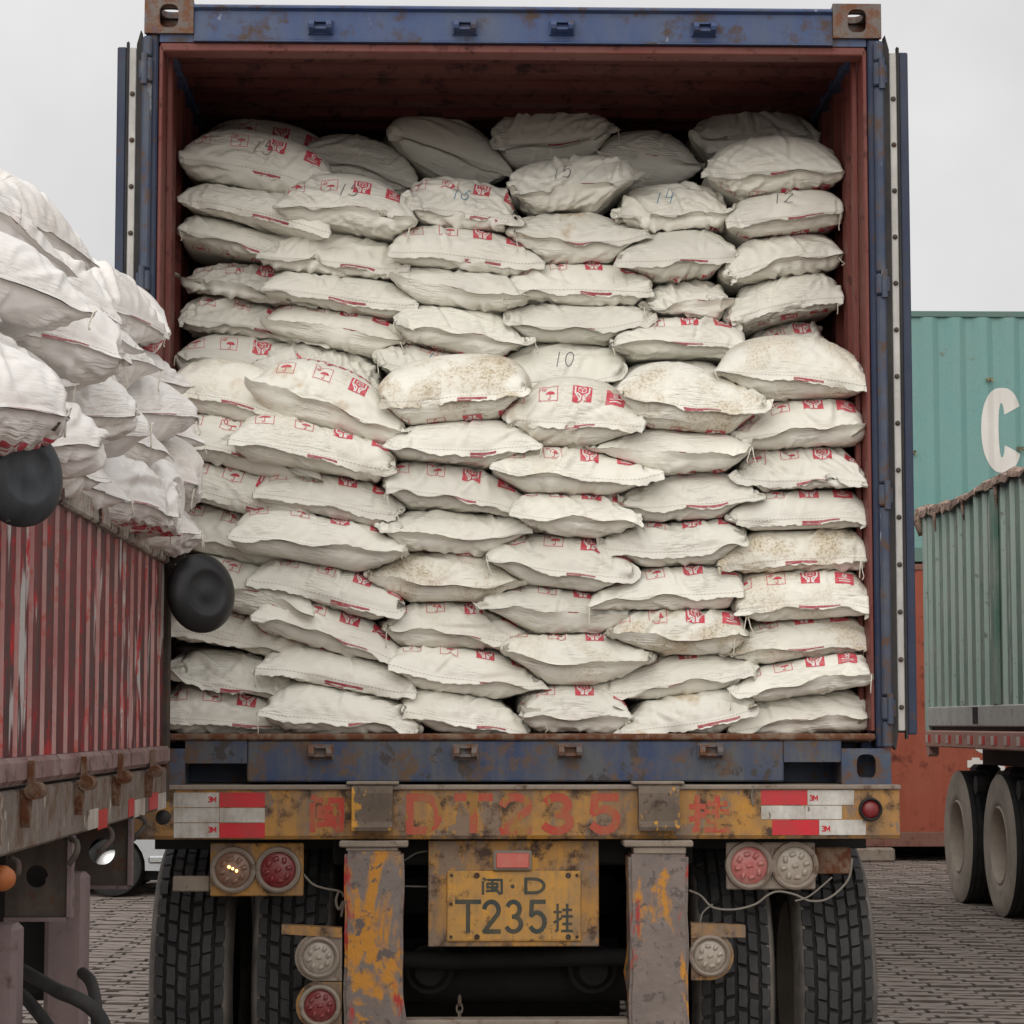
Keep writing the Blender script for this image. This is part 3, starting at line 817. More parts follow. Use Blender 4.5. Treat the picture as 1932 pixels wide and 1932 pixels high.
# ------------------------------------------------------------------ paints
M_BLUE = worn('blue_paint', srgb(46, 68, 112), dust=srgb(74, 84, 104), dust_amt=.65, rust=srgb(80, 68, 64), rust_amt=.40, chip=srgb(128, 134, 146), chip_amt=.33, rough=.5, scale=5, bump=.12, vary=.16)
M_BLUESILL = worn('grimy_blue_sill', srgb(42, 60, 96), dust=srgb(82, 84, 88), dust_amt=.75, rust=srgb(98, 80, 66), rust_amt=.42, chip=srgb(60, 56, 56), chip_amt=.40, rough=.55, scale=6, bump=.25, streak=1.0, cz=.8)
M_BLUEDK = worn('dark_blue_paint', srgb(28, 40, 68), dust=srgb(60, 68, 82), dust_amt=.4, rust=srgb(84, 62, 50), rust_amt=.36, rough=.5, scale=6)
M_CAST = worn('rusty_casting', srgb(92, 86, 84), dust=srgb(128, 118, 110), dust_amt=.5, rust=srgb(110, 76, 58), rust_amt=.48, chip=srgb(62, 84, 118), chip_amt=.40, rough=.7, scale=9, bump=.35)
M_CASTB = worn('blue_rusty_casting', srgb(56, 74, 100), dust=srgb(100, 98, 96), dust_amt=.5, rust=srgb(96, 74, 60), rust_amt=.47, rough=.7, scale=9, bump=.35)
M_OXIDE = worn('oxide_red_paint', srgb(108, 50, 45), dust=srgb(118, 78, 70), dust_amt=.4, rust=srgb(60, 34, 32), rust_amt=.36, chip=srgb(150, 122, 114), chip_amt=.30, rough=.55, scale=6, bump=.1)
M_OXROOF = worn('shade_toned_roof_lining', srgb(86, 40, 38), dust=srgb(98, 58, 52), dust_amt=.4, rust=srgb(44, 28, 28), rust_amt=.4, rough=.6, scale=5, bump=.1)  # oxide red darkened so the ceiling's shade sits in its colour
M_BLUEGR = worn('worn_blue_grey_paint', srgb(50, 62, 86), dust=srgb(88, 92, 98), dust_amt=.5, rust=srgb(90, 70, 58), rust_amt=.42, chip=srgb(130, 136, 142), chip_amt=.36, rough=.55, scale=9, bump=.15, cz=.2)
M_RUSTLIP = worn('rusty_edge', srgb(104, 84, 72), dust=srgb(138, 118, 98), dust_amt=.6, rust=srgb(96, 58, 38), rust_amt=.5, rough=.85, scale=10, bump=.5)
M_ALU = worn('aluminium_strip', srgb(188, 186, 182), dust=srgb(120, 116, 110), dust_amt=.35, chip=srgb(70, 66, 62), chip_amt=.22, rough=.5, scale=12, bump=.1)
M_RUBBER = worn('black_rubber', srgb(30, 30, 32), dust=srgb(74, 70, 66), dust_amt=.35, rough=.75, scale=8, bump=.15)
M_IRON = worn('dirty_iron', srgb(58, 52, 48), dust=srgb(96, 86, 78), dust_amt=.5, rust=srgb(88, 58, 42), rust_amt=.4, rough=.8, scale=11, bump=.3)
M_WOOD = worn('plywood_floor', srgb(110, 84, 62), dust=srgb(140, 124, 104), dust_amt=.5, rough=.8, scale=6)
M_DARK = worn('dark_undercarriage', srgb(26, 25, 25), dust=srgb(52, 49, 46), dust_amt=.3, rough=.8, scale=7, bump=.2)
M_YELLOW = worn('worn_yellow_paint', srgb(186, 134, 56), dust=srgb(116, 98, 82), dust_amt=.8, rust=srgb(78, 62, 52), rust_amt=.42, chip=srgb(128, 108, 90), chip_amt=.45, rough=.62, scale=6.5, bump=.2, streak=.7)
M_MUD = worn('dust_caked_steel', srgb(126, 114, 104), dust=srgb(156, 144, 130), dust_amt=.5, rust=srgb(92, 70, 54), rust_amt=.36, rough=.85, scale=7, bump=.4)
M_MUDY = worn('muddy_yellow_steel', srgb(92, 80, 70), dust=srgb(126, 112, 98), dust_amt=.5, chip=srgb(186, 136, 58), chip_amt=.43, rust=srgb(64, 54, 48), rust_amt=.38, rough=.8, scale=9, bump=.4)
M_REFW = worn('white_reflective_strip', srgb(204, 202, 196), dust=srgb(146, 136, 124), dust_amt=.65, chip=srgb(104, 92, 80), chip_amt=.36, rough=.35, scale=14, bump=.05)
M_REFR = worn('red_reflective_strip', srgb(200, 28, 46), dust=srgb(146, 66, 62), dust_amt=.45, rough=.3, scale=10, bump=.03)
M_STENCIL = worn('red_stencil_paint', srgb(182, 58, 50), dust=srgb(150, 104, 74), dust_amt=.75, chip=srgb(150, 112, 60), chip_amt=.46, rough=.7, scale=12, bump=.1)
M_LED = plain('lit_lamp', (1, .7, .25), .4, emit=(1, .62, .2, 1), es=3.5)
M_TYRE = worn('dusty_tyre_wall', srgb(66, 63, 60), dust=srgb(128, 120, 112), dust_amt=.55, rough=.85, scale=9, bump=.2)
M_TREAD = worn('tyre_tread', srgb(46, 46, 48), dust=srgb(72, 70, 68), dust_amt=.5, rough=.8, scale=10, bump=.3)
M_WIRE = plain('wire', srgb(118, 112, 104), .7)

def holed(mb, o, au, av, nrm, w, h, hw, hh, t, mi=0, seg=28, p=3.2):
    """plate w x h, thickness t behind its face, with a rounded oblong hole hw x hh"""
    o, au, av, nrm = Vector(o), Vector(au), Vector(av), Vector(nrm)
    I, O = [], []
    angs = sorted(set([2*math.pi*i/seg for i in range(seg)] + [math.atan2(sy*h, sx*w) % (2*math.pi) for sx in (1,-1) for sy in (1,-1)]))
    for q in angs:
        c, s_ = math.cos(q), math.sin(q)
        r = (abs(c/(hw/2))**p+abs(s_/(hh/2))**p)**(-1/p); I.append((r*c, r*s_))
        k = min((w/2)/max(abs(c), 1e-9), (h/2)/max(abs(s_), 1e-9)); O.append((k*c, k*s_))
    n = len(angs)
    f = lambda uv, d: o+au*uv[0]+av*uv[1]-nrm*d
    vs = [f(x, 0) for x in O]+[f(x, 0) for x in I]+[f(x, t) for x in I]+[f(x, t) for x in O]
    fs = []
    for i in range(n):
        j = (i+1) % n
        fs += [(i, j, n+j, n+i), (n+i, n+j, 2*n+j, 2*n+i), (2*n+i, 2*n+j, 3*n+j, 3*n+i), (3*n+i, 3*n+j, j, i)]
    mb.raw(vs, fs, mi)
XV, YV, ZV = Vector((1,0,0)), Vector((0,1,0)), Vector((0,0,1))
def corner_casting(parent, x0, x1, y0, z0, z1, out, top, mat=None, y1=None):
    mb = MB(); y1 = y1 or y0+.178; w, h, d = x1-x0, z1-z0, y1-y0
    xc, yc, zc = (x0+x1)/2, (y0+y1)/2, (z0+z1)/2
    holed(mb, (xc, y0, zc), XV, ZV, -YV, w, h, .064, .080, .020)
    zt = z1-.001 if top else z0+.001
    holed(mb, (xc, yc+.014, zt), XV, YV, ZV if top else -ZV, w-.004, d-.03, .070, .10, .022)
    xs = x1-.001 if out > 0 else x0+.001
    holed(mb, (xs, yc+.014, zc), YV, ZV, XV*out, d-.03, h-.048, .078, .05, .02)
    xi = x0+.001 if out > 0 else x1-.013
    mb.box(xi, xi+.012, y0+.027, y1, z0+.002, z1-.024)
    mb.box(x0+.002, x1-.002, y1-.013, y1-.001, z0+.003, z1-.025)
    zz = (z0+.001, z0+.013) if top else (z1-.013, z1-.001)
    mb.box(x0+.003, x1-.003, y0+.027, y1-.014, *zz)
    return mb.build('corner_casting', mat or M_CAST, parent)
def corrugated(mb, p0, along, out, height, pitch, depth, n, thick=.004, flat=.36, jitter=0., seed=0, mi_in=None):
    """upright trapezoid-rib sheet: starts at p0, runs along the unit vector `along`; ribs stand out by depth"""
    rng = random.Random(seed)
    p0, along, out = Vector(p0), Vector(along), Vector(out)
    pr = []
    fl = pitch*flat; sl = pitch*(.5-flat)
    for i in range(n):
        b = i*pitch
        dd = depth*(1+rng.uniform(-jitter, jitter))
        pr += [(b, 0), (b+fl, 0), (b+fl+sl, dd), (b+2*fl+sl, dd)]
    pr.append((n*pitch, 0))
    nz = 1 if jitter == 0 else 7
    vs, fs = [], []
    wob = [[rng.uniform(-1, 1)*jitter*depth for _ in pr] for _ in range(nz+1)]
    for k in range(nz+1):
        for i, (s, d) in enumerate(pr): vs.append(p0+along*(s+wob[k][i]*.5)+out*(d+wob[k][i])+ZV*height*k/nz)
    m = len(pr)
    for k in range(nz):
        for i in range(m-1): fs.append((k*m+i, k*m+i+1, (k+1)*m+i+1, (k+1)*m+i))
    mb.raw(vs, fs, 0)
    if mi_in is not None: mb.raw([Vector(v)-out*thick for v in vs], [f[::-1] for f in fs], mi_in)

# ------------------------------------------------------------------ the open container
LEN = 12.19
cont = empty('shipping_container', (XC, YC, ZB), 'open blue shipping container packed with white sacks on the truck trailer', 'container')
ZS0, ZS1 = Z_(1475, YC), Z_(1397, YC)       # sill face
ZLIP = Z_(1384, YC)
ZH0, ZH1 = Z_(82, YC), Z_(11, YC)           # header face
cw, ch = .164, .118
for sx in (-1, 1):
    x0, x1 = (XL, XL+cw) if sx < 0 else (XR-cw, XR)
    corner_casting(cont, x0, x1, YC-.006, ZT-ch, ZT, sx, True)
    corner_casting(cont, x0, x1, YC-.006, ZB, ZB+ch, sx, False, M_CASTB)
    corner_casting(cont, x0, x1, YC+LEN-.178, ZT-ch, ZT, sx, True)
    corner_casting(cont, x0, x1, YC+LEN-.178, ZB, ZB+ch, sx, False)
    # corner post: blue outer section with a rounded lip that carries the hinges, oxide-red inner return
    mb = MB()
    xo = XL if sx < 0 else XR
    a, b_ = sorted((xo, xo-sx*.048))
    mb.box(a+.002, b_-.002, YC+.004, YC+.11, ZB+ch+.001, ZT-ch-.001, 0, .006)
    post = mb.build('corner_post', M_BLUEDK, cont)
    mb = MB()
    a, b_ = sorted((xo+sx*.004, xo-sx*.028))
    cuts = [1470, 1361, 1313, 956, 911, 556, 512, 162, 113, 75]
    zs = [Z_(c, YC) for c in cuts]
    for i in range(0, len(zs)-1, 2):
        z0, z1 = max(zs[i], ZB+ch+.002), min(zs[i+1], ZT-ch-.002)
        mb.box(a, b_, YC-.022, YC+.003, z0, z1, 0, .007)
    mb.build('hinge_pillar', M_BLUEGR, post)
    mb = MB()
    a, b_ = sorted((xo-sx*.0485, xo-sx*.062))
    mb.box(a, b_, YC+.012, YC+.12, ZS1+.03, ZH0-.012, 0, .003)
    a, b_ = sorted((xo-sx*.0625, xo-sx*.08))
    mb.box(a, b_, YC+.125, YC+.17, ZS1+.03, ZH0-.012, 0, .003)
    mb.build('door_jamb', M_OXIDE, cont)
    # wall
    mb = MB(); n = 43; pit = (LEN-.36)/n
    corrugated(mb, (xo-sx*.046, YC+.175, ZB+.14), YV, Vector((sx, 0, 0)), ZT-ZB-.26, pit, .036, n, .003, mi_in=1)
    w_ = mb.build('side_wall', [M_BLUE, M_OXIDE], cont, recalc=False)
    mb = MB(); a, b_ = sorted((xo-sx*.01, xo-sx*.07)); mb.box(a, b_, YC+.175, YC+LEN-.18, ZT-.119, ZT-.05, 0, .004); mb.build('top_side_rail', M_BLUE, cont)
    mb = MB(); mb.box(a, b_, YC+.175, YC+LEN-.18, ZB+.003, ZB+.139, 0, .004); mb.build('bottom_side_rail', M_BLUE, cont)
    # hinges
    for c0, c1 in ((113, 162), (512, 556), (911, 956), (1313, 1361)):
        mb = MB(); z0, z1 = Z_(c1, YC)+.004, Z_(c0, YC)-.004
        a, b_ = sorted((xo+sx*.004, xo-sx*.030)); mb.box(a, b_, YC-.026, YC+.002, z0, z1, 0, .006)
        a, b_ = sorted((xo+sx*.0045, xo+sx*.016)); mb.box(a, b_, YC-.018, YC+.004, z0+.008, z1-.008, 0, .004)
        mb.tube([(xo-sx*.004, YC-.026, z0-.012), (xo-sx*.004, YC-.026, z1+.012)], .011, 10)
        mb.build('hinge', M_BLUEGR, post)
    # door leaf folded right round against the side of the container
    z0, z1 = Z_(1386, YC), Z_(93, YC)
    xa = xo+sx*.012
    mb = MB(); a, b_ = sorted((xa+sx*.022, xa+sx*.066)); mb.box(a, b_, YC+.02, YC+1.17, z0+.006, z1-.008, 0, .005)
    leaf = mb.build('door', M_BLUEDK, cont)
    mb = MB(); a, b_ = sorted((xa+sx*.0465, xa+sx*.078)); mb.box(a, b_, YC+.003, YC+.019, z0, z1, 0, .004); mb.build('door_frame', M_BLUEDK, leaf)
    mb = MB(); a, b_ = sorted((xa+sx*.012, xa+sx*.038)); mb.box(a, b_, YC-.004, YC+.016, z0+.012, z1-.004, 0, .003)
    mb.build('retaining_strip', M_ALU, leaf)
    mb = MB()     # rubber lips either side of the strip, ragged at their ends
    prof = [(xa-sx*.012, z0-.03), (xa+sx*.004, z0-.05), (xa+sx*.0115, z0+.0), (xa+sx*.0115, z1+.004), (xa-sx*.002, z1+.055), (xa-sx*.010, z1-.01)]
    mb.prism([(p[0]-xa, p[1]) for p in prof], (xa, YC-.012, 0), XV, ZV, YV*.05)
    prof = [(xa+sx*.0385, z0-.015), (xa+sx*.046, z0-.012), (xa+sx*.046, z1+.012), (xa+sx*.0385, z1+.016)]
    mb.prism([(p[0]-xa, p[1]) for p in prof], (xa, YC-.008, 0), XV, ZV, YV*.026)
    mb.build('door_gasket', M_RUBBER, leaf)
    zz = z0+.09; proto = None
    while zz < z1-.03:
        if proto is None:
            mb = MB(); mb.lathe([(.0085, 0), (.0085, .004), (.005, .008), (.0, .009)], (0, 0, 0), -YV, 10); proto = mb.build('rivet', M_IRON, leaf, smooth=True); r = proto
        else:
            r = proto.copy(); COL.objects.link(r)
        r.location = (xa+sx*.025, YC-.004, zz); zz += .1575
# header, sill, roof, floor, far end
xa, xb = XL+cw+.001, XR-cw-.001
mb = MB(); mb.box(XL+.05, XR-.05, YC+.26, YC+.30, ZB+.002, ZLIP-.031); mb.build('opening_blackout_plate', M_BLUEDK, cont)  # dark plate added to stop light showing through the sill openings
mb = MB()
hp = [(.0, ZH0+.010), (-.012, ZH0+.004), (-.012, ZH0), (.10, ZH0), (.10, ZH1), (.004, ZH1), (-.010, ZH1-.008), (-.010, ZH1-.014), (.006, ZH1-.022)]
mb.prism(hp, (xa, YC+.004, 0), YV, ZV, XV*(xb-xa))
head = mb.build('door_header', M_BLUE, cont)
mb = MB(); mb.box(XL+.052, XR-.052, YC+.012, YC+.10, ZH0-.030, ZH0-.001, 0, .004); mb.build('header_lining', M_OXIDE, cont)
mb = MB(); mb.box(XL+.05, XL+cw, YC+.01, YC+.09, ZH0, ZT-ch-.001); mb.box(XR-cw, XR-.05, YC+.01, YC+.09, ZH0, ZT-ch-.001); mb.build('header_gusset', M_BLUE, cont)
mb = MB()
mb.box(X_(470, YC), X_(1475, YC), YC+.002, YC+.12, ZS0, ZS1, 0, .005)
mb.box(XL+cw, X_(470, YC)-.0005, YC+.0035, YC+.12, Z_(1440, YC), ZS1-.001)
mb.box(X_(1475, YC)+.0005, XR-cw, YC+.0035, YC+.12, Z_(1438, YC), ZS1-.001)
sill = mb.build('door_sill', M_BLUESILL, cont)
mb = MB(); mb.box(XL+.05, XR-.05, YC-.008, YC+.13, ZS1+.0005, ZLIP, 0, .006); mb.build('sill_lip', M_RUSTLIP, cont)
mb = MB(); mb.box(XL+.05, XR-.05, YC+.131, YC+LEN-.1, ZLIP-.03, ZLIP-.002); mb.build('container_floor', M_WOOD, cont)
mb = MB()
n = 58; vs, fs = [], []; y = YC+.10; pit = (LEN-.2)/n; pr = []
for i in range(n): pr += [(y+i*pit, 0), (y+i*pit+pit*.34, 0), (y+i*pit+pit*.5, .02), (y+i*pit+pit*.84, .02)]
pr.append((y+n*pit, 0))
for i in range(len(pr)-1):
    (ya, za), (yb, zb) = pr[i], pr[i+1]; zr = ZH0+.035
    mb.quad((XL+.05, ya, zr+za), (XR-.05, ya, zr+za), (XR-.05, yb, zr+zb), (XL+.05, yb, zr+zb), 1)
    mb.quad((XL+.03, ya, zr+za+.004), (XR-.03, ya, zr+za+.004), (XR-.03, yb, zr+zb+.004), (XL+.03, yb, zr+zb+.004), 0)
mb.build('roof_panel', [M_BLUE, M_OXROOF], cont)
mb = MB(); mb.box(XL+.05, XR-.05, YC+LEN-.06, YC+LEN-.02, ZB+.02, ZT-.03); mb.build('end_wall', M_OXIDE, cont)
def cam_keeper(x, zc, par):
    mb = MB(); w, h = .078, .05
    mb.box(x-w/2-.004, x+w/2+.004, YC-.004, YC+.006, zc-h/2, zc+h/2, 0, .002)
    for s_ in (-1, 1):
        xx = x+s_*(w/2-.010)
        poly = [(0, -h/2+.002), (-.042, -h/2+.012), (-.046, -.002), (-.040, h/2-.012), (0, h/2-.002)]
        mb.prism(poly, (xx-.009, YC-.003, zc), YV, ZV, XV*.018)
    mb.prism([(-.004, -h/2+.004), (-.034, -h/2+.010), (-.034, -h/2+.018), (-.004, -h/2+.016)], (x-w/2+.02, YC-.003, zc), YV, ZV, XV*(w-.04))
    mb.prism([(-.004, h/2-.014), (-.018, h/2-.012), (-.018, h/2-.006), (-.004, h/2-.004)], (x-w/2+.02, YC-.003, zc), YV, ZV, XV*(w-.04))
    return mb.build('cam_keeper', M_CAST if par is sill else M_BLUE, par)
for px, py in ((605, 54), (877, 53), (1060, 52), (1328, 53)): cam_keeper(X_(px, YC, py), Z_(py, YC), head)
for px, py in ((605, 1419), (878, 1419), (1075, 1417), (1340, 1417)): cam_keeper(X_(px, YC, py), Z_(py, YC), sill)
adopt(cont)

# ------------------------------------------------------------------ the truck trailer that carries it
YB = YC-.055                                   # rear face of the bumper beam
trl = empty('semi_trailer', (XC, YC+.6, 0), 'weathered yellow container trailer with tail lamps under the open container', 'trailer')
BX0, BX1 = X_(246, YB), X_(1690, YB)
BZ0, BZ1 = Z_(1583, YB), Z_(1490, YB)
mb = MB()
mb.prism([(0, BZ0+.012), (.008, BZ0), (.03, BZ0-.002), (.12, BZ0-.002), (.12, BZ1), (0, BZ1)], (BX0, YB, 0), YV, ZV, XV*(BX1-BX0))
beam = mb.build('bumper_beam', M_YELLOW, trl)
mb = MB(); mb.box(BX0-.004, BX1+.004, YB-.012, YB+.30, BZ1+.0005, Z_(1481, YB), 0, .003); mb.build('top_flange', M_MUD, trl)
mb = MB(); mb.box(BX0+.05, BX1-.05, YC+.305, YC+.34, BZ0-.05, ZB+.04); mb.build('gap_blackout_plate', M_DARK, trl)  # added to close off the bright gap between sill and flange
lx = [(XX, a) for XX, a in ((703, 0), (1241, 1))]
for px, _ in lx:
    x = X_(px, YB, 1520); w = .066; z0, z1 = Z_(1566, YB), Z_(1484, YB)
    mb = MB()
    prof = [(-.013, z1+.006), (-.050, z1), (-.058, z1-.02), (-.056, z0+.03), (-.066, z0+.012), (-.062, z0), (-.02, z0+.004), (-.002, z0+.02), (-.002, z1-.02)]
    mb.prism(prof, (x-w, YB, 0), YV, ZV, XV*2*w)
    o = mb.build('twistlock_bracket', M_MUDY, trl)
    mb = MB(); mb.box(x-.085, x+.085, YB-.03, YB+.06, Z_(1480, YB), Z_(1474, YB), 0, .003); mb.build('twistlock_cap', M_MUD, o)
def strip(x0, x1, y0, y1, mat, Y=YB, proud=.0022):
    mb = MB(); mb.box(X_(x0, Y, y0), X_(x1, Y, y0), Y-proud, Y+.001, Z_(y1, Y), Z_(y0, Y), 0, 0); return mb.build('reflective_strip', mat, beam)
def mark3m(px, py, h):
    mb = MB(); hh = h/575; ln = glyph('3', 0, 0, hh*.6, hh)+glyph('M', hh*.75, 0, hh*.8, hh)
    p = at(px, py, YB); letters_on(mb, ln, hh*.26, (p.x, YB-.0024, p.z), XV, ZV, -YV, .0004); mb.build('maker_mark', M_REFR, beam)
for i, (ya, yb) in enumerate(((1495, 1522.5), (1524, 1551), (1552.5, 1580))):
    strip(328, 413.5, ya, yb, M_REFW); strip(414.5, 500, ya, yb, M_REFW if i == 1 else M_REFR)
mark3m(393, 1513, 9); mark3m(393, 1570, 9)
strip(1436, 1522.5, 1491, 1519, M_REFR); strip(1523.5, 1611, 1491, 1519, M_REFW); mark3m(1528, 1510, 9)
strip(1436, 1518, 1520.5, 1546, M_REFW); strip(1519, 1588, 1520.5, 1546, M_REFW)
strip(1457, 1544.5, 1547.5, 1576, M_REFR); strip(1545.5, 1633, 1547.5, 1576, M_REFW); mark3m(1551, 1568, 9)
# stencilled registration across the beam, one child for each character
for ch, x0, x1, w in (('min', 583, 648, .019), ('D', 770, 830, .026), ('T', 862, 925, .026), ('2', 946, 999, .026), ('3', 1028, 1078, .026), ('5', 1115, 1166, .026), ('gua', 1302, 1372, .018)):
    mb = MB(); a, b_ = at(x0, 1567, YB), at(x1, 1504, YB)
    letters_on(mb, glyph(ch, 0, 0, b_.x-a.x, b_.z-a.z), w, (a.x, YB, a.z), XV, ZV, -YV, .0008); mb.build('stencil_letter', M_STENCIL, beam)

def lens_mat(name, col, dust): return worn(name, col, dust=dust, dust_amt=.55, rough=.35, scale=16, bump=.1, spec=.5)
M_LR = lens_mat('red_lens', srgb(118, 22, 32), srgb(120, 76, 70)); M_LA = lens_mat('amber_lens', srgb(132, 96, 78), srgb(124, 108, 96)); M_LC = lens_mat('clear_lens', srgb(168, 158, 146), srgb(138, 126, 112))
M_LRC = lens_mat('dusty_red_lens', srgb(168, 74, 74), srgb(176, 140, 130))
def lamp(px, py, rpx, Y, lens, housing, par, dots=True, lit=False):
    c = at(px, py, Y); r = rpx/FPX*Y
    mb = MB()
    mb.lathe([(0, -.012), (r*1.02, -.012), (r*1.06, 0), (r*1.03, .016), (r*.93, .021), (r*.83, .016), (r*.8, .006)], c, -YV, 32)
    h = mb.build('lamp_housing', housing, par, smooth=True, angle=40)
    mb = MB()
    mb.lathe([(r*.81, .006), (r*.7, .012), (r*.4, .016), (0, .0175)], c, -YV, 32)
    mb.build('lamp_lens', lens, h, smooth=True)
    if dots:
        mb = MB(); rg = random.Random(int(px))
        for i in range(9):
            if i == 0: ox, oz = 0, 0
            else: q = i*math.pi/4+.2; ox, oz = math.cos(q)*r*.5, math.sin(q)*r*.5
            an = rg.uniform(-.4, .4)+(1.2 if i % 2 else .3); L_ = r*.12
            p = c+Vector((ox, -.014, oz)); t = Vector((math.cos(an)*L_, 0, math.sin(an)*L_))
            mb.tube([p-t*1.25, p-t, p+t, p+t*1.25], [r*.06, r*.115, r*.115, r*.06], 8)
        tag(mb.build('lens_optics', lens, h, smooth=True), kind='stuff')
    if lit:
        for i in (-1, 0, 1):
            mb = MB(); mb.lathe([(r*.07, 0), (r*.05, .004), (0, .005)], c+Vector((i*r*.17, -.019, -i*r*.09+.004)), -YV, 10); mb.build('lit_bulb', M_LED, h)
    return h
# round marker lamp at the beam's end
lamp(1642, 1527, 21, YB-.002, M_LR, M_RUBBER, trl, dots=False)
# tail lamp plates
YP = YC+.02
def lamp_plate(x0, x1, y0, y1, Y, mat, name='lamp_plate', th=.02):
    mb = MB(); mb.box(X_(x0, Y, y0), X_(x1, Y, y0), Y, Y+th, Z_(y1, Y), Z_(y0, Y), 0, .004); return mb.build(name, mat, trl)
pl = lamp_plate(397, 573, 1590, 1690, YP, M_YELLOW)
lamp(440, 1641, 41, YP-.003, M_LA, M_MUD, pl, True, True); lamp(525, 1641, 41, YP-.003, M_LR, M_MUD, pl)
pr_ = lamp_plate(1370, 1538, 1590, 1679, YP, M_MUD)
lamp(1413, 1633, 43, YP-.003, M_LRC, M_MUD, pr_); lamp(1499, 1633, 43, YP-.003, M_LC, M_MUD, pr_)
lamp_plate(326, 396, 1652, 1681, YP+.03, M_MUD, 'bracket_arm'); lamp_plate(1539, 1606, 1600, 1650, YP+.03, M_RUSTLIP, 'bracket_arm')
# uprights of the under-run guard
def upright_material(th):
    m, N, L, b = nodes_of('battered_upright_paint')
    ob = N.new('ShaderNodeTexCoord').outputs['Object']; pos = mapped(N, L)
    sep = N.new('ShaderNodeSeparateXYZ'); L.new(ob, sep.inputs[0])
    m1, f = noise_mask(N, L, pos, 9., .46, .60, 4, .68, .3)
    c = mixc(N, L, f, srgb(98, 88, 84), srgb(138, 126, 118))
    # yellow where the field of paint has survived, red bands down both edges
    ax = add(N, 'ShaderNodeMath', operation='ABSOLUTE'); L.new(sep.outputs['X'], ax.inputs[0])
    ed = add(N, 'ShaderNodeMapRange', **{'From Min': .058, 'From Max': .066}); L.new(ax.outputs[0], ed.inputs['Value'])
    ml, _ = noise_mask(N, L, mapped(N, L, scale=(1, 1, .55)), 6., th, th+.06, 4, .66, .4)
    c = mixc(N, L, ml, c, srgb(186, 128, 46))
    mr, _ = noise_mask(N, L, mapped(N, L, scale=(1, 1, .4)), 8., .53, .59, 4, .66, .2)
    mm_ = add(N, 'ShaderNodeMath', operation='MULTIPLY'); L.new(ed.outputs[0], mm_.inputs[0]); L.new(mr, mm_.inputs[1])
    c = mixc(N, L, mm_.outputs[0], c, srgb(166, 48, 42))
    mg, _ = noise_mask(N, L, pos, 22., .56, .62, 4, .7, .3)
    c = mixc(N, L, mg, c, srgb(96, 86, 82))
    L.new(c, b.inputs['Base Color']); b.inputs['Roughness'].default_value = .75
    bp = add(N, 'ShaderNodeBump', Strength=.7, Distance=.006); _, h = noise_mask(N, L, pos, 26., 0, 1, 3, .7); L.new(h, bp.inputs['Height']); L.new(bp.outputs[0], b.inputs['Normal'])
    return m
M_UP = [upright_material(.49), upright_material(.535)]
YU = YC-.10
for i, (x0, x1, yt) in enumerate(((650, 761, 1606), (1187, 1299, 1612))):
    a, b_ = X_(x0, YU, 1700), X_(x1, YU, 1700); zt = Z_(yt, YU)
    mb = MB(); xm = (a+b_)/2
    bmx = bmesh.new(); bmesh.ops.create_cube(bmx, size=1.0)
    bmesh.ops.subdivide_edges(bmx, edges=[e for e in bmx.edges if abs(e.verts[0].co.z-e.verts[1].co.z) > .5], cuts=9)
    rg = random.Random(9+i)
    for v in bmx.verts:
        j = rg.uniform(-1, 1)*.0035
        v.co = Vector((v.co.x*(b_-a)+j, (v.co.y+.5)*.14+j, (v.co.z+.5)*(zt-.33)+.33-zt))
    bmesh.ops.bevel(bmx, geom=[e for e in bmx.edges if len(e.link_faces) == 2 and e.calc_face_angle() > 1.2], offset=.010, segments=2, affect='EDGES')
    mb.bm(bmx)
    o = mb.build('guard_upright', M_UP[i], trl, smooth=True, angle=50); o.location = (xm, YU, zt); up_o = o
    mb = MB(); mb.box(X_(x0-10, YU, 1592), X_(x1+9, YU, 1592), YU-.004, YU+.15, BZ0-.024, BZ0-.0035, 0, .004); mb.box(X_(x0+6, YU), X_(x1-8, YU), YU+.006, YU+.13, zt+.0005, BZ0-.0245, 0, .003)
    mb.build('upright_cap', M_MUD, trl)
    # lamp arm and lamps beside it
    mb = MB()
    if i == 0:
        mb.prism([(X_(537, YU), Z_(1762, YU)), (X_(537, YU), Z_(1745, YU)), (X_(649, YU), Z_(1751, YU)), (X_(649, YU), Z_(1769, YU))], (0, YU+.01, 0), XV, ZV, YV*.06)
    else:
        mb.prism([(X_(1300, YU), Z_(1771, YU)), (X_(1300, YU), Z_(1743, YU)), (X_(1401, YU), Z_(1748, YU)), (X_(1401, YU), Z_(1770, YU))], (0, YU+.01, 0), XV, ZV, YV*.06)
    mb.build('lamp_arm', M_YELLOW, trl)
    spots = ((602, 1806, M_LC), (604, 1897, M_LR)) if i == 0 else ((1339, 1803, M_LC),)
    for px, py, lm in spots:
        mb = MB(); c = at(px, py, YU+.02); r = 45/575
        xx = X_(649.5, YU) if i == 0 else X_(1300.5, YU)
        s_ = 1 if i == 0 else -1
        poly = [(c.x+math.cos(q)*r*-s_, c.z+math.sin(q)*r) for q in [R_(-90+15*k) for k in range(13)]]+[(xx, c.z+r), (xx, c.z-r)]
        mb.prism(poly, (0, YU+.02, 0), XV, ZV, YV*.025)
        bk = mb.build('lamp_back_plate', M_YELLOW if (i, py) != (0, 1806) else M_MUD, trl)
        lamp(px, py, 37, YU+.016, lm, M_MUD, bk)
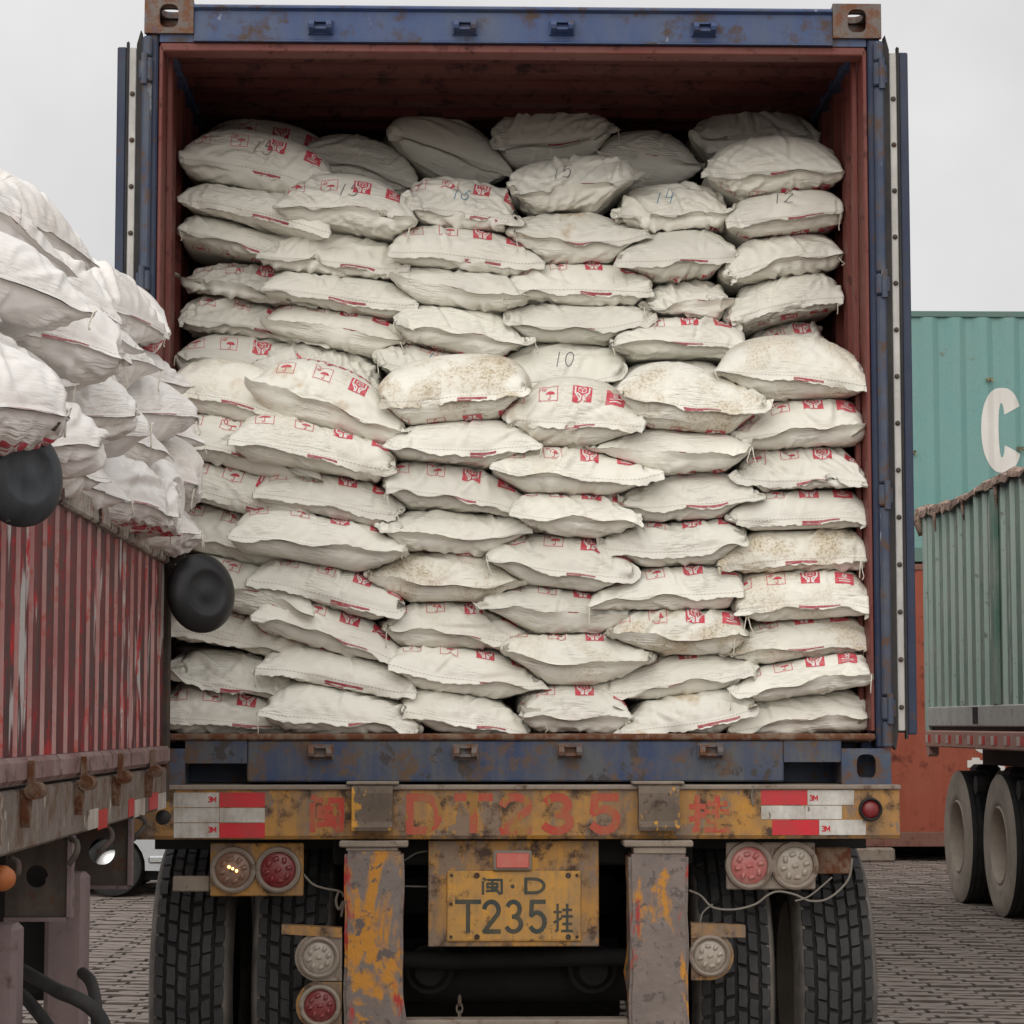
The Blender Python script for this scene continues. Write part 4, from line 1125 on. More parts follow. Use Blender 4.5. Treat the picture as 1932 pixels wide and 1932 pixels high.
# number board
YN = YC+.0
mb = MB(); mb.box(X_(808, YN, 1700), X_(1130, YN, 1700), YN, YN+.02, Z_(1786, YN), Z_(1586, YN), 0, .003); nb_ = mb.build('number_board', M_YELLOW, trl)
M_PLATE = worn('yellow_number_plate', srgb(206, 150, 56), dust=srgb(144, 116, 82), dust_amt=.75, rust=srgb(96, 74, 58), rust_amt=.37, rough=.5, scale=12, bump=.12)
M_PBLK = worn('plate_lettering', srgb(44, 58, 58), dust=srgb(96, 84, 60), dust_amt=.5, rough=.6, scale=18, bump=.1)
mb = MB(); mb.box(X_(843, YN, 1710), X_(1096, YN, 1710), YN-.008, YN-.001, Z_(1776, YN), Z_(1643, YN), 0, .004)
mb.box(X_(848, YN, 1710), X_(1091, YN, 1710), YN-.0095, YN-.0085, Z_(1772, YN), Z_(1647, YN)); npl = mb.build('number_plate', M_PLATE, trl)
for ch, x0, x1, y0, y1, w in (('min', 907, 949, 1686, 1657, .0085), ('D', 990, 1028, 1684, 1658, .0105), ('T', 861, 905, 1757, 1701, .0145), ('2', 912, 942, 1757, 1701, .0145), ('3', 956, 984, 1757, 1701, .0145), ('5', 999, 1029, 1757, 1701, .0145), ('gua', 1045, 1079, 1757, 1706, .0085)):
    mb = MB(); a, b_ = at(x0, y0, YN), at(x1, y1, YN); m_ = .010
    letters_on(mb, glyph(ch, 0, 0, b_.x-a.x, b_.z-a.z), w, (a.x, YN-.0096, a.z), XV, ZV, -YV, .0006); mb.build('plate_letter', M_PBLK, npl)
mb = MB(); p = at(967, 1672, YN); mb.lathe([(.007, 0), (.006, .0015), (0, .002)], (p.x, YN-.0096, p.z), -YV, 10); mb.build('plate_letter', M_PBLK, npl)
for px, py, r in ((900, 1651, .009), (1072, 1651, .009), (900, 1767, .009), (1072, 1767, .009), (852, 1651, .005), (1088, 1651, .005), (851, 1705, .005), (851, 1767, .005), (1088, 1767, .005)):
    mb = MB(); p = at(px, py, YN); mb.lathe([(r, 0), (r, .004), (r*.7, .006), (r*.65, .003), (0, .003)], (p.x, YN-.009, p.z), -YV, 12); mb.build('bolt', M_IRON, npl)
mb = MB(); mb.box(X_(930, YN, 1620), X_(1003, YN, 1620), YN-.02, YN-.001, Z_(1642, YN), Z_(1604, YN), 0, .004); tb = mb.build('brake_lamp', M_MUD, trl)
mb = MB(); mb.box(X_(936, YN, 1620), X_(998, YN, 1620), YN-.026, YN-.0205, Z_(1637, YN), Z_(1609, YN), 0, .003); mb.build('lamp_lens', lens_mat('faded_red_lens', srgb(196, 84, 74), srgb(186, 120, 104)), tb)
# wheels
def tyre_meshes(Rr=.50, w=.262, rows=6, cnt=48, seed=4, deep=.016):
    mb = MB(); h = w/2
    pr = [(.285, -h*.80), (.30, -h*.92), (.36, -h*1.04), (.42, -h*1.06), (Rr-.045, -h*1.0), (Rr-.020, -h*.93), (Rr-deep, -h*.84)]
    pr = pr+[(Rr-deep-.001, -h*.8), (Rr-deep+.001, -h*.4), (Rr-deep+.001, h*.4)]+[(r, -x) for r, x in pr[::-1]]
    mb.lathe(pr, (0, 0, 0), XV, 64)
    n = len(pr)-1
    for k in range(64):
        for i in range(7, n-6): mb.m[k*n+i] = 1
    return mb, pr
def tread_mesh(Rr=.50, w=.262, rows=6, cnt=44, seed=4, deep=.016, gap=.13):
    mb = MB(); rg = random.Random(seed); h = w/2*.90
    for r in range(rows):
        x0, x1 = -h+2*h*r/rows+.0036, -h+2*h*(r+1)/rows-.0036
        for k in range(cnt):
            da = 2*math.pi/cnt; a0 = (k+.5*(r % 2)+.08*rg.uniform(-1, 1))*da; a1 = a0+da*(1-gap)
            sk = da*.05*(1 if r < rows/2 else -1)
            edge = .010 if r in (0, rows-1) else 0
            pts = []
            for rad, ins in ((Rr-deep-.006, 0), (Rr-edge*.15, .0022)):
                for (x, s_) in ((x0+ins, -1), (x1-ins, 1)):
                    rr_ = rad-(edge if (r == 0 and s_ < 0) or (r == rows-1 and s_ > 0) else 0)*(1 if ins else 0)
                    for a in (a0+ins/Rr, (a0+a1)/2, a1-ins/Rr):
                        aa = a+sk*s_+(.06*da if a not in (a0, a1) else 0)
                        pts.append((x+(.0022 if abs(a-(a0+a1)/2) < 1e-9 else 0)*(1 if r % 2 else -1), math.cos(aa)*rr_, math.sin(aa)*rr_))
            # 0-2 low left, 3-5 low right, 6-8 high left, 9-11 high right
            mb.raw(pts, [(6,9,10,7),(7,10,11,8),(0,6,7,1),(1,7,8,2),(3,4,10,9),(4,5,11,10),(0,3,9,6),(2,8,11,5)])
    return mb
mbT, _ = tyre_meshes()
M_RIM = worn('wheel_rim', srgb(146, 134, 122), dust=srgb(172, 160, 146), dust_amt=.6, rough=.7, scale=8, bump=.2)
wheel0 = mbT.build('wheel', [M_TYRE, M_DARK], trl, smooth=True, angle=60)
tread0 = tread_mesh().build('tread', M_TREAD, wheel0, smooth=True, angle=35)
mb = MB(); mb.lathe([(.286, -.10), (.270, -.108), (.262, -.06), (.25, .06), (.12, .075), (.11, .09), (0, .09)], (0, 0, 0), XV, 40); rim0 = mb.build('rim', M_RIM, wheel0, smooth=True, angle=40)
def wheel_at(par, x, y, z, spin, src=None, flipx=False):
    src = src or wheel0
    w = src.copy(); COL.objects.link(w); w.parent = par
    for chd in list(src.children):
        c2 = chd.copy(); COL.objects.link(c2); c2.parent = w
    w.location = (x, y, z); w.rotation_euler = (spin, 0, math.pi if flipx else 0)
    return w
YA = YC+.62
xs = [X_(286, YA, 1840)+.180, X_(478, YA, 1840)+.165, X_(1641, YA, 1840)-.185, X_(1447, YA, 1840)-.165]
rgw = random.Random(2)
first = True
for ax_y in (YA, YA+1.31, YA+2.62):
    for i, x in enumerate(xs):
        if first: w = wheel0; first = False; w.location = (x, ax_y, .505); w.rotation_euler = (.3, 0, 0)
        else: wheel_at(trl, x, ax_y, .505, rgw.uniform(0, 6), flipx=(i in (0, 3)))
    mb = MB(); mb.tube([(xs[1]+.1, ax_y, .505), (xs[3]-.1, ax_y, .505)], .075, 14); mb.build('axle', M_DARK, trl, smooth=True, angle=40)
for s_ in (-1, 1):
    x = XC+s_*.48
    mb = MB(); mb.box(x-.07, x+.07, YC+.06, YC+11.5, 1.16, 1.175); mb.box(x-.006, x+.006, YC+.06, YC+11.5, .82, 1.1595); mb.box(x-.07, x+.07, YC+.06, YC+11.5, .80, .8195); mb.build('chassis_rail', M_DARK, trl)
    mb = MB()
    for k in range(5): mb.box(x-.04, x+.04, YA-.5+k*.03, YA+.5-k*.03, .60+k*.016, .6145+k*.016)
    mb.box(x-.05, x+.05, YA-.06, YA+.06, .6785, .80); mb.box(x-.03, x+.03, YA-.54, YA-.44, .56, .80)
    mb.build('leaf_spring', M_DARK, trl)
    mb = MB(); mb.tube([(x-s_*.20, YA-.20, .56), (x-s_*.20, YA-.06, .56)], [.085, .085], 16); mb.tube([(x-s_*.20, YA-.26, .56), (x-s_*.20, YA-.2005, .56)], [.05, .07], 14); mb.build('brake_chamber', M_DARK, trl, smooth=True, angle=40)
    mb = MB(); xa_, xb_ = sorted((XC+s_*.60, XC+s_*1.20)); mb.box(xa_, xb_, YA+.78, YA+.79, .22, 1.1); mb.build('mud_flap', M_RUBBER, trl)
for yy, z0 in ((YC+.14, .93), (YC+.5, .98), (YC+1.5, .80), (YC+2.9, .55)):
    mb = MB(); mb.box(XC-.60, XC+.60, yy, yy+.08, z0, 1.155, 0, .01); mb.build('cross_member', M_DARK, trl)
mb = MB(); mb.box(XC-.46, XC+.46, YA+3.2, YA+3.25, .25, .78, 0, .01); mb.build('occluder_plate', M_DARK, trl)  # thin dark plate added to hold back light under the chassis
mb = MB(); mb.tube([(xs[0]+.2, YC+.3, .62), (XC-.2, YC+.3, .60), (XC+.25, YC+.3, .61), (xs[2]-.2, YC+.3, .62)], .03, 10); mb.build('stay_bar', M_DARK, trl, smooth=True)
# chain hook hanging under the chassis
mb = MB(); p = at(867, 1888, YC+.25)
for k in range(3): mb.tube([p+Vector((math.cos(q)*.010*(1 if k % 2 else .3), math.cos(q)*.010*(.3 if k % 2 else 1), math.sin(q)*.018-.026*k)) for q in [R_(40*j) for j in range(9)]], .0034, 6, closed=True)
mb.build('hanging_chain', M_MUD, trl, smooth=True)
# loose wiring
def wire(pts, r=.0042, mat=None, par=None, name='loose_wire'):
    P = [at(*q) for q in pts]; out = []
    for i in range(len(P)-1):
        p0, p1, p2, p3 = P[max(i-1, 0)], P[i], P[i+1], P[min(i+2, len(P)-1)]
        for k in range(6):
            t = k/6; out.append(.5*((2*p1)+(p2-p0)*t+(2*p0-5*p1+4*p2-p3)*t*t+(3*p1-p0-3*p2+p3)*t**3))
    out.append(P[-1]); mb = MB(); mb.tube(out, r, 6)
    return mb.build(name, mat or M_WIRE, par or trl, smooth=True)
Yw = YC-.02
wire([(1300, 1680, YU+.05), (1322, 1690, Yw), (1345, 1712, Yw), (1385, 1716, Yw), (1425, 1706, Yw), (1450, 1688, Yw), (1470, 1682, Yw), (1500, 1688, Yw), (1530, 1700, Yw), (1565, 1694, Yw), (1600, 1660, Yw), (1608, 1620, Yw)], .0038)
wire([(1320, 1745, Yw), (1326, 1722, Yw), (1345, 1706, Yw)], .003); wire([(1500, 1700, Yw-.01), (1528, 1690, Yw), (1570, 1655, Yw)], .003)
wire([(573, 1650, YP), (590, 1668, YP), (612, 1676, YP), (642, 1682, YP), (648, 1692, YP)], .004); wire([(640, 1680, YP), (634, 1700, YP), (640, 1716, YP), (648, 1700, YP), (644, 1730, YP)], .005)
wire([(762, 1624, YC+.1), (785, 1610, YC+.1), (806, 1606, YC+.1)], .0035); wire([(762, 1672, YC+.1), (806, 1673, YC+.1)], .003)
wire([(1421, 1482, YB-.012), (1418, 1500, YB-.006), (1421, 1520, YB-.006)], .003)
mb = MB(); mb.box(X_(762, YU), X_(1186, YU), YU+.03, YU+.12, .26, Z_(1926, YU), 0, .008); mb.build('guard_bar', M_MUD, trl)
mb = MB(); mb.tube([(XC-.42, YC+1.25, .42), (XC+.42, YC+1.25, .42)], .17, 20); mb.build('occluder_tank', M_DARK, trl, smooth=True, angle=40)  # tank shape added to keep the space under the trailer dark
adopt(trl)
# ------------------------------------------------------------------ red side-board trailer on the left, loaded with loose sacks
X0 = -.885
M_REDP = worn('scraped_red_paint', srgb(112, 18, 28), dust=srgb(50, 42, 44), dust_amt=.78, chip=srgb(182, 178, 176), chip_amt=.425, cs=.75, cz=.3, rust=srgb(186, 44, 46), rust_amt=.38, rough=.6, scale=4.5, bump=.2, streak=.5)
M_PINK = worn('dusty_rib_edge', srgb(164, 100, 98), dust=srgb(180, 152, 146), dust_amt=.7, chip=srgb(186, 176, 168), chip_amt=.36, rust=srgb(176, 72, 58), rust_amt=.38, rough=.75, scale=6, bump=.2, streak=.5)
M_PEEL = worn('peeling_white_rail', srgb(176, 170, 160), dust=srgb(120, 110, 102), dust_amt=.6, chip=srgb(66, 50, 46), chip_amt=.45, rust=srgb(150, 62, 46), rust_amt=.36, rough=.8, scale=11, bump=.5)
M_REDDUST = worn('dusty_red_rail', srgb(116, 84, 84), dust=srgb(150, 132, 126), dust_amt=.7, rust=srgb(92, 70, 64), rust_amt=.42, chip=srgb(160, 66, 58), chip_amt=.34, rough=.8, scale=7, bump=.35)
M_FRAME = worn('patchy_bed_frame', srgb(104, 94, 88), dust=srgb(142, 132, 122), dust_amt=.6, chip=srgb(176, 170, 160), chip_amt=.38, rust=srgb(104, 82, 66), rust_amt=.45, rough=.8, scale=6, bump=.3)
M_MAUVE = worn('mauve_grey_leg', srgb(108, 92, 94), dust=srgb(134, 118, 114), dust_amt=.5, rust=srgb(84, 66, 60), rust_amt=.36, rough=.7, scale=6, bump=.15)
M_BOWL = worn('black_rubber_bowl', srgb(16, 17, 20), dust=srgb(50, 52, 56), dust_amt=.2, rough=.42, scale=8, bump=.1, spec=.5)
M_BOWL2 = worn('scuffed_rubber_bowl', srgb(28, 32, 36), dust=srgb(74, 78, 82), dust_amt=.5, chip=srgb(170, 170, 168), chip_amt=.30, rough=.5, scale=9, bump=.15)
zl = lambda px, py: atx(px, py, X0).z
z_panel_top = zl(200, 1000.2); z_rail_top = zl(150, 1419.4); z_rail_bot = zl(150, 1466.2); z_frame_bot = zl(150, 1571.6)
YE = atx(316, 1040, X0).y; YN0 = 3.0
rt = empty('sideboard_trailer', (X0-1.2, (YN0+YE)/2, 0), 'scraped red corrugated side-board trailer heaped with white sacks', 'trailer')
def rib_panel(mb, x, y0, y1, z0, z1, pitch, d, s_, seed=1):
    rng = random.Random(seed); n = int(round((y1-y0)/pitch)); pitch = (y1-y0)/n; nz = 9
    pr, mats = [], []
    for i in range(n):
        b = y0+i*pitch
        pr += [(b, 0), (b+pitch*.45, 0), (b+pitch*.52, d), (b+pitch*.93, d)]; mats += [0, 0, 0, 1]
    pr.append((y1, 0))
    bump_ = [rng.uniform(-1, 1) if rng.random() < .30 else 0 for _ in pr]
    m = len(pr)
    vs = []
    for k in range(nz+1):
        t = k/nz
        for i, (y, dd) in enumerate(pr):
            dent = math.exp(-((t-.42)/.2)**2)*bump_[i]*.016
            vs.append((x+s_*(dd-abs(dent)*.6), y+dent, z0+(z1-z0)*t))
    for k in range(nz):
        for i in range(m-1):
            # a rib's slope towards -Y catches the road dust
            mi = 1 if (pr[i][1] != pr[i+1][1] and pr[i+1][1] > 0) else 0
            mb.raw([vs[k*m+i], vs[k*m+i+1], vs[(k+1)*m+i+1], vs[(k+1)*m+i]], [(0, 1, 2, 3)], mi)
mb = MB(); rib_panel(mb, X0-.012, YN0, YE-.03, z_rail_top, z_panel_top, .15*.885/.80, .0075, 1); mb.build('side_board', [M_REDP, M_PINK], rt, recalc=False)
mb = MB(); mb.box(X0-.05, X0-.0135, YN0, YE-.03, z_rail_top-.02, z_panel_top-.002); mb.build('board_backing', M_IRON, rt)
rng = random.Random(7)
mb = MB(); yy = YN0      # top rail of short weathered lengths
zt = z_panel_top+.055
while yy < YE-.02:
    L_ = rng.uniform(.22, .42); y2 = min(yy+L_, YE-.005)
    mb.box(X0-.05+rng.uniform(-.003, .003), X0+.012+rng.uniform(-.004, .004), yy, y2-.004, z_panel_top+.0005, zt+rng.uniform(-.006, .008), 0, .006); yy = y2
mb.build('top_rail', M_PEEL, rt)
mb = MB(); mb.box(X0-.06, X0+.014, YE-.028, YE+.012, z_frame_bot+.02, zt+.004, 0, .006); mb.build('corner_post', M_IRON, rt)
mb = MB(); mb.box(X0-.07, X0+.020, YN0, YE-.029, z_rail_bot+.004, z_rail_top-.0005, 0, .010); mb.build('bottom_rail', M_REDDUST, rt)
mb = MB(); mb.box(X0-.10, X0+.008, YN0, YE+.0, z_frame_bot, z_rail_bot-.006, 0, .006); frame = mb.build('bed_frame', M_FRAME, rt)
mb = MB(); mb.box(X0-2.30, X0-.1005, YN0, YE, z_rail_bot-.05, z_rail_bot-.002); mb.build('bed_floor', M_WOOD, rt)
mb = MB(); mb.box(X0-2.40, X0-2.3005, YN0, YE, z_frame_bot, zt); mb.build('far_side_board', M_REDDUST, rt)
mb = MB(); mb.box(X0-2.30, X0-.061, YE-.03, YE+.005, z_rail_bot, zt-.02); mb.build('tail_board', M_REDDUST, rt)
for px, py in ((62, 1492), (161, 1477), (230, 1466), (290, 1455)):
    p = atx(px, py, X0+.03); y, z = p.y, p.z
    mb = MB()
    mb.prism([(-.016, z+.012), (.016, z+.012), (.010, z+.055), (-.008, z+.062)], (X0+.021, y, 0), YV, ZV, XV*.012)
    mb.tube([(X0+.036, y-.035, z), (X0+.036, y+.035, z)], .018, 12); mb.tube([(X0+.036, y-.040, z), (X0+.036, y+.040, z)], .009, 8)
    mb.prism([(-.024, z+.002), (.018, z-.010), (.010, z-.055), (-.010, z-.075), (-.026, z-.05)], (X0+.0085, y, 0), YV, ZV, XV*.018)
    mb.build('board_latch', M_RUSTLIP, rt, smooth=True, angle=35)
for (xa_, xm_, xb_, ya, yb) in ((165, 184, 201, 1524, 1566), (242, 252, 272, 1506, 1541), (281, 297, 312, 1492, 1530)):
    for a, b_, mt in ((xa_, xm_, M_REFW if xa_ == 165 else M_REFR), (xm_, xb_, M_REFR if xa_ == 165 else M_REFW)):
        p, q = atx(a, ya, X0+.008), atx(b_, yb, X0+.008)
        zc = (p.z+q.z)/2; hh = .024
        mb = MB(); mb.box(X0+.0082, X0+.0105, p.y+.002, q.y-.002, zc-hh, zc+hh); mb.build('reflective_patch', mt, frame)
# hanger brackets: plates with a round hole, side flange
for px0, px1, py0, py1, r in ((9, 129, 1592, 1730, .020), (141, 243, 1549, 1670, .028)):
    Y = atx(px1, py1, X0).y; a, b_ = at(px0, py1, Y), at(px1, py0, Y)
    w, h = b_.x-a.x, z_frame_bot-a.z
    mb = MB(); hx = a.x+w*(.54 if px0 > 100 else .50); hz = a.z+h*(.52)
    holed(mb, ((a.x+b_.x)/2, Y, a.z+h/2), XV, ZV, -YV, w, h-.001, r*2.6, r*2.6, .008, p=2.0)
    br = mb.build('hanger_bracket', M_IRON, rt)
    mb = MB(); mb.prism([(-.004, a.z+.0), (.045, a.z-.004), (.050, a.z+h*.30), (.040, a.z+h*.38), (.040, a.z+h*.60), (.052, a.z+h*.68), (.056, z_frame_bot-.001), (-.004, z_frame_bot-.001)], (b_.x+.0005, Y-.012, 0), YV, ZV, XV*.010)
    mb.box(a.x, b_.x, Y-.014, Y+.04, a.z-.010, a.z-.0005); mb.build('bracket_flange', M_MAUVE, br)
for pxa, pxb, py in ((84, 160, 1690), (-60, 32, 1725)):
    Y = atx(pxb, py, X0-.02).y; a, b_ = at(pxa, py, Y), at(pxb, py, Y)
    mb = MB(); mb.box(a.x, b_.x, Y, Y+.10, .02, z_frame_bot-.11 if pxa > 0 else z_frame_bot-.16, 0, .012)
    mb.box(a.x-.05, b_.x+.05, Y-.05, Y+.15, .0, .0195)
    mb.build('support_leg', M_MAUVE, rt)
def rod(pts, r, mat, name, par, seg=8):
    P = [at(*q) for q in pts]; out = []
    for i in range(len(P)-1):
        p0, p1, p2, p3 = P[max(i-1, 0)], P[i], P[i+1], P[min(i+2, len(P)-1)]
        for k in range(5):
            t = k/5; out.append(.5*((2*p1)+(p2-p0)*t+(2*p0-5*p1+4*p2-p3)*t*t+(3*p1-p0-3*p2+p3)*t**3))
    out.append(P[-1]); mb = MB(); mb.tube(out, r, seg); return mb.build(name, mat, par, smooth=True)
Yh = 6.2
rod([(203, 1562, 6.35), (211, 1572, 6.3), (210, 1585, 6.28), (196, 1600, 6.25), (185, 1609, 6.25)], .007, M_IRON, 'rope_hook', rt)
rod([(258, 1540, 7.0), (272, 1545, 6.95), (273, 1558, 6.95), (262, 1572, 6.93), (251, 1584, 6.93)], .007, M_IRON, 'rope_hook', rt)
rod([(132, 1582, 5.75), (144, 1588, 5.72), (146, 1604, 5.7), (138, 1620, 5.7), (129, 1632, 5.7)], .007, M_IRON, 'rope_hook', rt)
rod([(20, 1620, 5.0), (33, 1628, 4.98), (34, 1645, 4.97), (26, 1655, 4.97)], .007, M_IRON, 'rope_hook', rt)
rod([(40, 1830, 5.6), (75, 1850, 5.5), (110, 1870, 5.3), (140, 1882, 5.25), (165, 1896, 5.25), (185, 1915, 5.25), (198, 1945, 5.25), (200, 1990, 5.25)], .016, M_RUBBER, 'air_hose', rt, 10)
rod([(156, 1836, 6.1), (170, 1850, 6.0), (178, 1875, 5.95), (182, 1910, 5.9), (184, 1960, 5.9)], .015, M_RUBBER, 'air_hose', rt, 10)
rod([(30, 1868, 5.5), (50, 1885, 5.4), (75, 1915, 5.3), (100, 1950, 5.25)], .014, M_RUBBER, 'air_hose', rt, 10)
mb = MB(); p = at(75, 1780, 6.3); mb.box(p.x-.16, p.x+.05, 6.25, 6.6, p.z-.14, z_frame_bot-.01, 0, .02); mb.build('air_tank_box', M_DARK, rt)
mb = MB(); p = at(309, 1542, YE); mb.lathe([(.0, -.03), (.018, -.03), (.023, -.01), (.023, .02), (.012, .032), (0, .034)], p+Vector((.0, -.01, 0)), -YV, 14); mb.build('rubber_buffer', M_RUBBER, rt, smooth=True, angle=40)
p = at(2, 1657, 4.95); mb = MB(); mb.lathe([(0, -.03), (.016, -.026), (.026, -.008), (.026, .008), (.02, .022), (0, .03)], p, Vector((.8, -.6, 0)), 16); mb.build('side_marker_lamp', plain('amber_plastic', srgb(168, 98, 52), .5), rt, smooth=True)
mb = MB(); a = at(335, 1045, YE-.05); mb.box(a.x-.07, a.x+.024, YE-.06, YE-.045, a.z-.030, a.z+.026, 0, .003); mb.lathe([(.016, 0), (.016, .010), (.010, .014), (0, .014)], (a.x-.012, YE-.0605, a.z+.002), -YV, 6); mb.tube([(a.x-.03, YE-.052, a.z-.028), (a.x-.01, YE-.04, a.z-.05), (a.x+.02, YE-.03, a.z-.055)], .014, 8); mb.build('bowl_bracket', M_IRON, rt)
mb = MB(); a = at(4, 990, 5.05); mb.box(a.x-.05, a.x+.015, 5.06, 5.075, a.z-.08, a.z+.05, 0, .003); mb.build('bowl_bracket', M_IRON, rt)
adopt(rt)
def bowl(px, py, Y, r, nrm, mat, label, twist):
    c = at(px, py, Y); mb = MB()
    mb.lathe([(0, .020*r/.1), (r*.16, .020*r/.1), (r*.20, .018*r/.1), (r*.50, .018*r/.1), (r*.55, .022*r/.1), (r*.62, .022*r/.1), (r*.82, .014*r/.1), (r*.95, .004), (r*1.0, -.004), (r*1.0, -.012), (r*.93, -.012), (r*.78, .002), (r*.5, .006), (0, .008)], (0, 0, 0), Vector(nrm), 48)
    o = mb.build('rubber_bowl', mat, None, smooth=True, angle=50); o.location = c
    tag(o, label, 'bowl', 'black rubber bowls hung on the red trailer')
    mb = MB(); mb.tube(twist, .0035, 6); mb.build('hanging_wire', M_IRON, o, smooth=True)
bowl(382, 1119, 7.55, .123, (.62, -.76, .05), M_BOWL, "smooth black rubber bowl hung at the far corner of the red trailer", [(-.045, -.01, .115), (-.055, -.012, .15), (-.075, -.014, .165), (-.085, -.012, .16)])
bowl(42, 897, 4.72, .100, (.72, -.68, .06), M_BOWL2, "scuffed dark grey rubber bowl wired to the near part of the red trailer", [(.04, -.02, .075), (.055, -.025, .10), (.075, -.03, .098), (.065, -.03, .085), (.05, -.028, .09), (.07, -.03, .112)])

# heap of sacks
def build_heap():
    rng = random.Random(11)
    spec, meta = [], []
    names = ['nearest', 'second', 'third', 'fourth', 'fifth', 'sixth', 'seventh', 'farthest']
    lv = ['lowest', 'second', 'third', 'fourth', 'fifth', 'top']
    ys = [4.72, 5.13, 5.54, 5.95, 6.36, 6.76, 7.15, 7.50]
    tops = [3, 4, 4, 5, 5, 5, 5, 5]
    z0 = z_panel_top+.115
    for ci, y in enumerate(ys):
        for k in range(tops[ci]):
            dz = .142
            last = ci == 7
            yaw = rng.uniform(30, 88) if not last else rng.uniform(5, 45)
            xx = X0-.030-.034*k+rng.uniform(-.03, .03)
            if last: xx -= .06
            top = k == tops[ci]-1
            tilt = rng.uniform(-14, 12)+(rng.uniform(-10, 10) if top else 0)
            c = (xx, y+rng.uniform(-.05, .05)+(.10 if k % 2 else -.08), z0+dz*k+rng.uniform(-.012, .012))
            loose = rng.random() < (.4 if top else .12)
            spec.append(dict(c=c, M=np.array(axes(tilt, yaw, rng.uniform(-10, 6)-(6 if top else 0))), a=.222, b=.104, l=.275, W=.465*(1.07 if loose else 1), bend=rng.uniform(-.02, .02), full=1.1 if loose else rng.uniform(2.0, 3.0), crease=2.2 if loose else rng.uniform(1.1, 2.0)))
            meta.append((ci, k, tops[ci], loose))
    P = pack(spec, 95, bounds=(X0-1.6, X0+.14, z_panel_top+.02), seed=21, full3d=True)
    cat_ = rng
    for i, (ci, k, n, loose) in enumerate(meta):
        cl = Cloth(P[i], spec[i]['W'], 500+i, spec[i]['crease'], rng.uniform(-60, 25), .5, .5); org = spec[i]['c']
        o = cl.mesh('sack', M_SACK, org); o['dirt'] = rng.choice([0., 0., .1, .2]); o['stain'] = rng.choice([0., 0., .25]); o['pale'] = .75
        tx = ['MOLDING'] if (ci == 3 and k == n-1) else None
        dress(o, cl, org, rng, rng.choice(['', '', '', 'b']), None, rng.random() < .6, tx, rng.choice([0, 1, 1, 2]))
        pos = 'top sack' if k == n-1 else f'{lv[k]} sack up' if k else 'lowest sack'
        col = {0: 'nearest column', 7: 'far end column'}.get(ci, f'{names[ci]} column back')
        tag(o, f"{'crumpled' if loose else 'bulging'} white {pos} in the {col} of the red trailer's heap", 'sack', 'sacks heaped on the red trailer')
build_heap()

# ------------------------------------------------------------------ stacked containers far behind
YK = 24.9
def box_container(name, x0, z0, h, mat, matrail, label, rust_letters=None, n=40, depth=.036):
    root = empty(name, (x0+6.1, YK, z0), label, 'container'); x1 = x0+12.19; z1 = z0+h
    for xa_, s_ in ((x0, -1), (x1-.162, 1)):
        for yy in (YK, YK+2.438-.178):
            corner_casting(root, xa_, xa_+.162, yy, z0, z0+.118, s_, False, matrail); corner_casting(root, xa_, xa_+.162, yy, z1-.118, z1, s_, True, matrail)
            mb = MB(); mb.box(xa_+.01, xa_+.15, yy+.01, yy+.16, z0+.119, z1-.119, 0, .01); mb.build('corner_post', matrail, root)
    for yy, s_ in ((YK+.05, -1), (YK+2.388, 1)):
        mb = MB(); nn = n; pit = (12.19-.34)/nn
        corrugated(mb, (x0+.17, yy, z0+.155), XV, Vector((0, s_, 0)), h-.225, pit, depth, nn, .003, flat=.26, mi_in=0); w_ = mb.build('side_wall', mat, root, recalc=False)
        if s_ < 0: wall = w_
        mb = MB(); mb.box(x0+.163, x1-.163, yy-.035, yy+.03, z1-.069, z1-.006, 0, .006); mb.build('top_rail', matrail, root)
        mb = MB(); mb.box(x0+.163, x1-.163, yy-.03, yy+.03, z0+.004, z0+.154, 0, .006); mb.build('bottom_rail', matrail, root)
    mb = MB(); mb.box(x0+.02, x1-.02, YK+.06, YK+2.37, z1-.05, z1-.02); mb.build('roof_panel', mat, root)
    for xx in (x0+.05, x1-.09): mb = MB(); mb.box(xx, xx+.04, YK+.17, YK+2.26, z0+.12, z1-.12); mb.build('end_wall', mat, root)
    return root, wall
M_TEAL = worn('faded_teal_paint', srgb(104, 148, 144), dust=srgb(122, 146, 140), dust_amt=.35, rust=srgb(110, 100, 84), rust_amt=.30, rough=.6, scale=2.2, bump=.08, vary=.10)
M_TEALR = worn('dark_teal_rail', srgb(84, 116, 108), dust=srgb(104, 112, 104), dust_amt=.4, rust=srgb(92, 78, 66), rust_amt=.34, rough=.6, scale=4, bump=.1)
M_ORNG = worn('faded_orange_paint', srgb(140, 66, 46), dust=srgb(158, 92, 70), dust_amt=.4, rust=srgb(96, 46, 36), rust_amt=.36, rough=.65, scale=2.0, bump=.1, vary=.14)
M_ORNR = worn('grimy_orange_rail', srgb(118, 74, 62), dust=srgb(120, 96, 84), dust_amt=.6, rust=srgb(82, 52, 44), rust_amt=.4, rough=.7, scale=4, bump=.15)
M_LETTER = worn('white_lettering', srgb(216, 212, 206), dust=srgb(190, 186, 178), dust_amt=.3, rough=.6, scale=6, bump=.03)
zg = .145
hO = 2.896
oc, owall = box_container('shipping_container', .95, zg, hO, M_ORNG, M_ORNR, 'rust-orange shipping container standing on concrete blocks under the teal one', n=40, depth=.02)
tcn, twall = box_container('shipping_container', .95, zg+hO+.012, 2.62, M_TEAL, M_TEALR, 'pale teal shipping container with a large white C, stacked on the orange one', n=42)
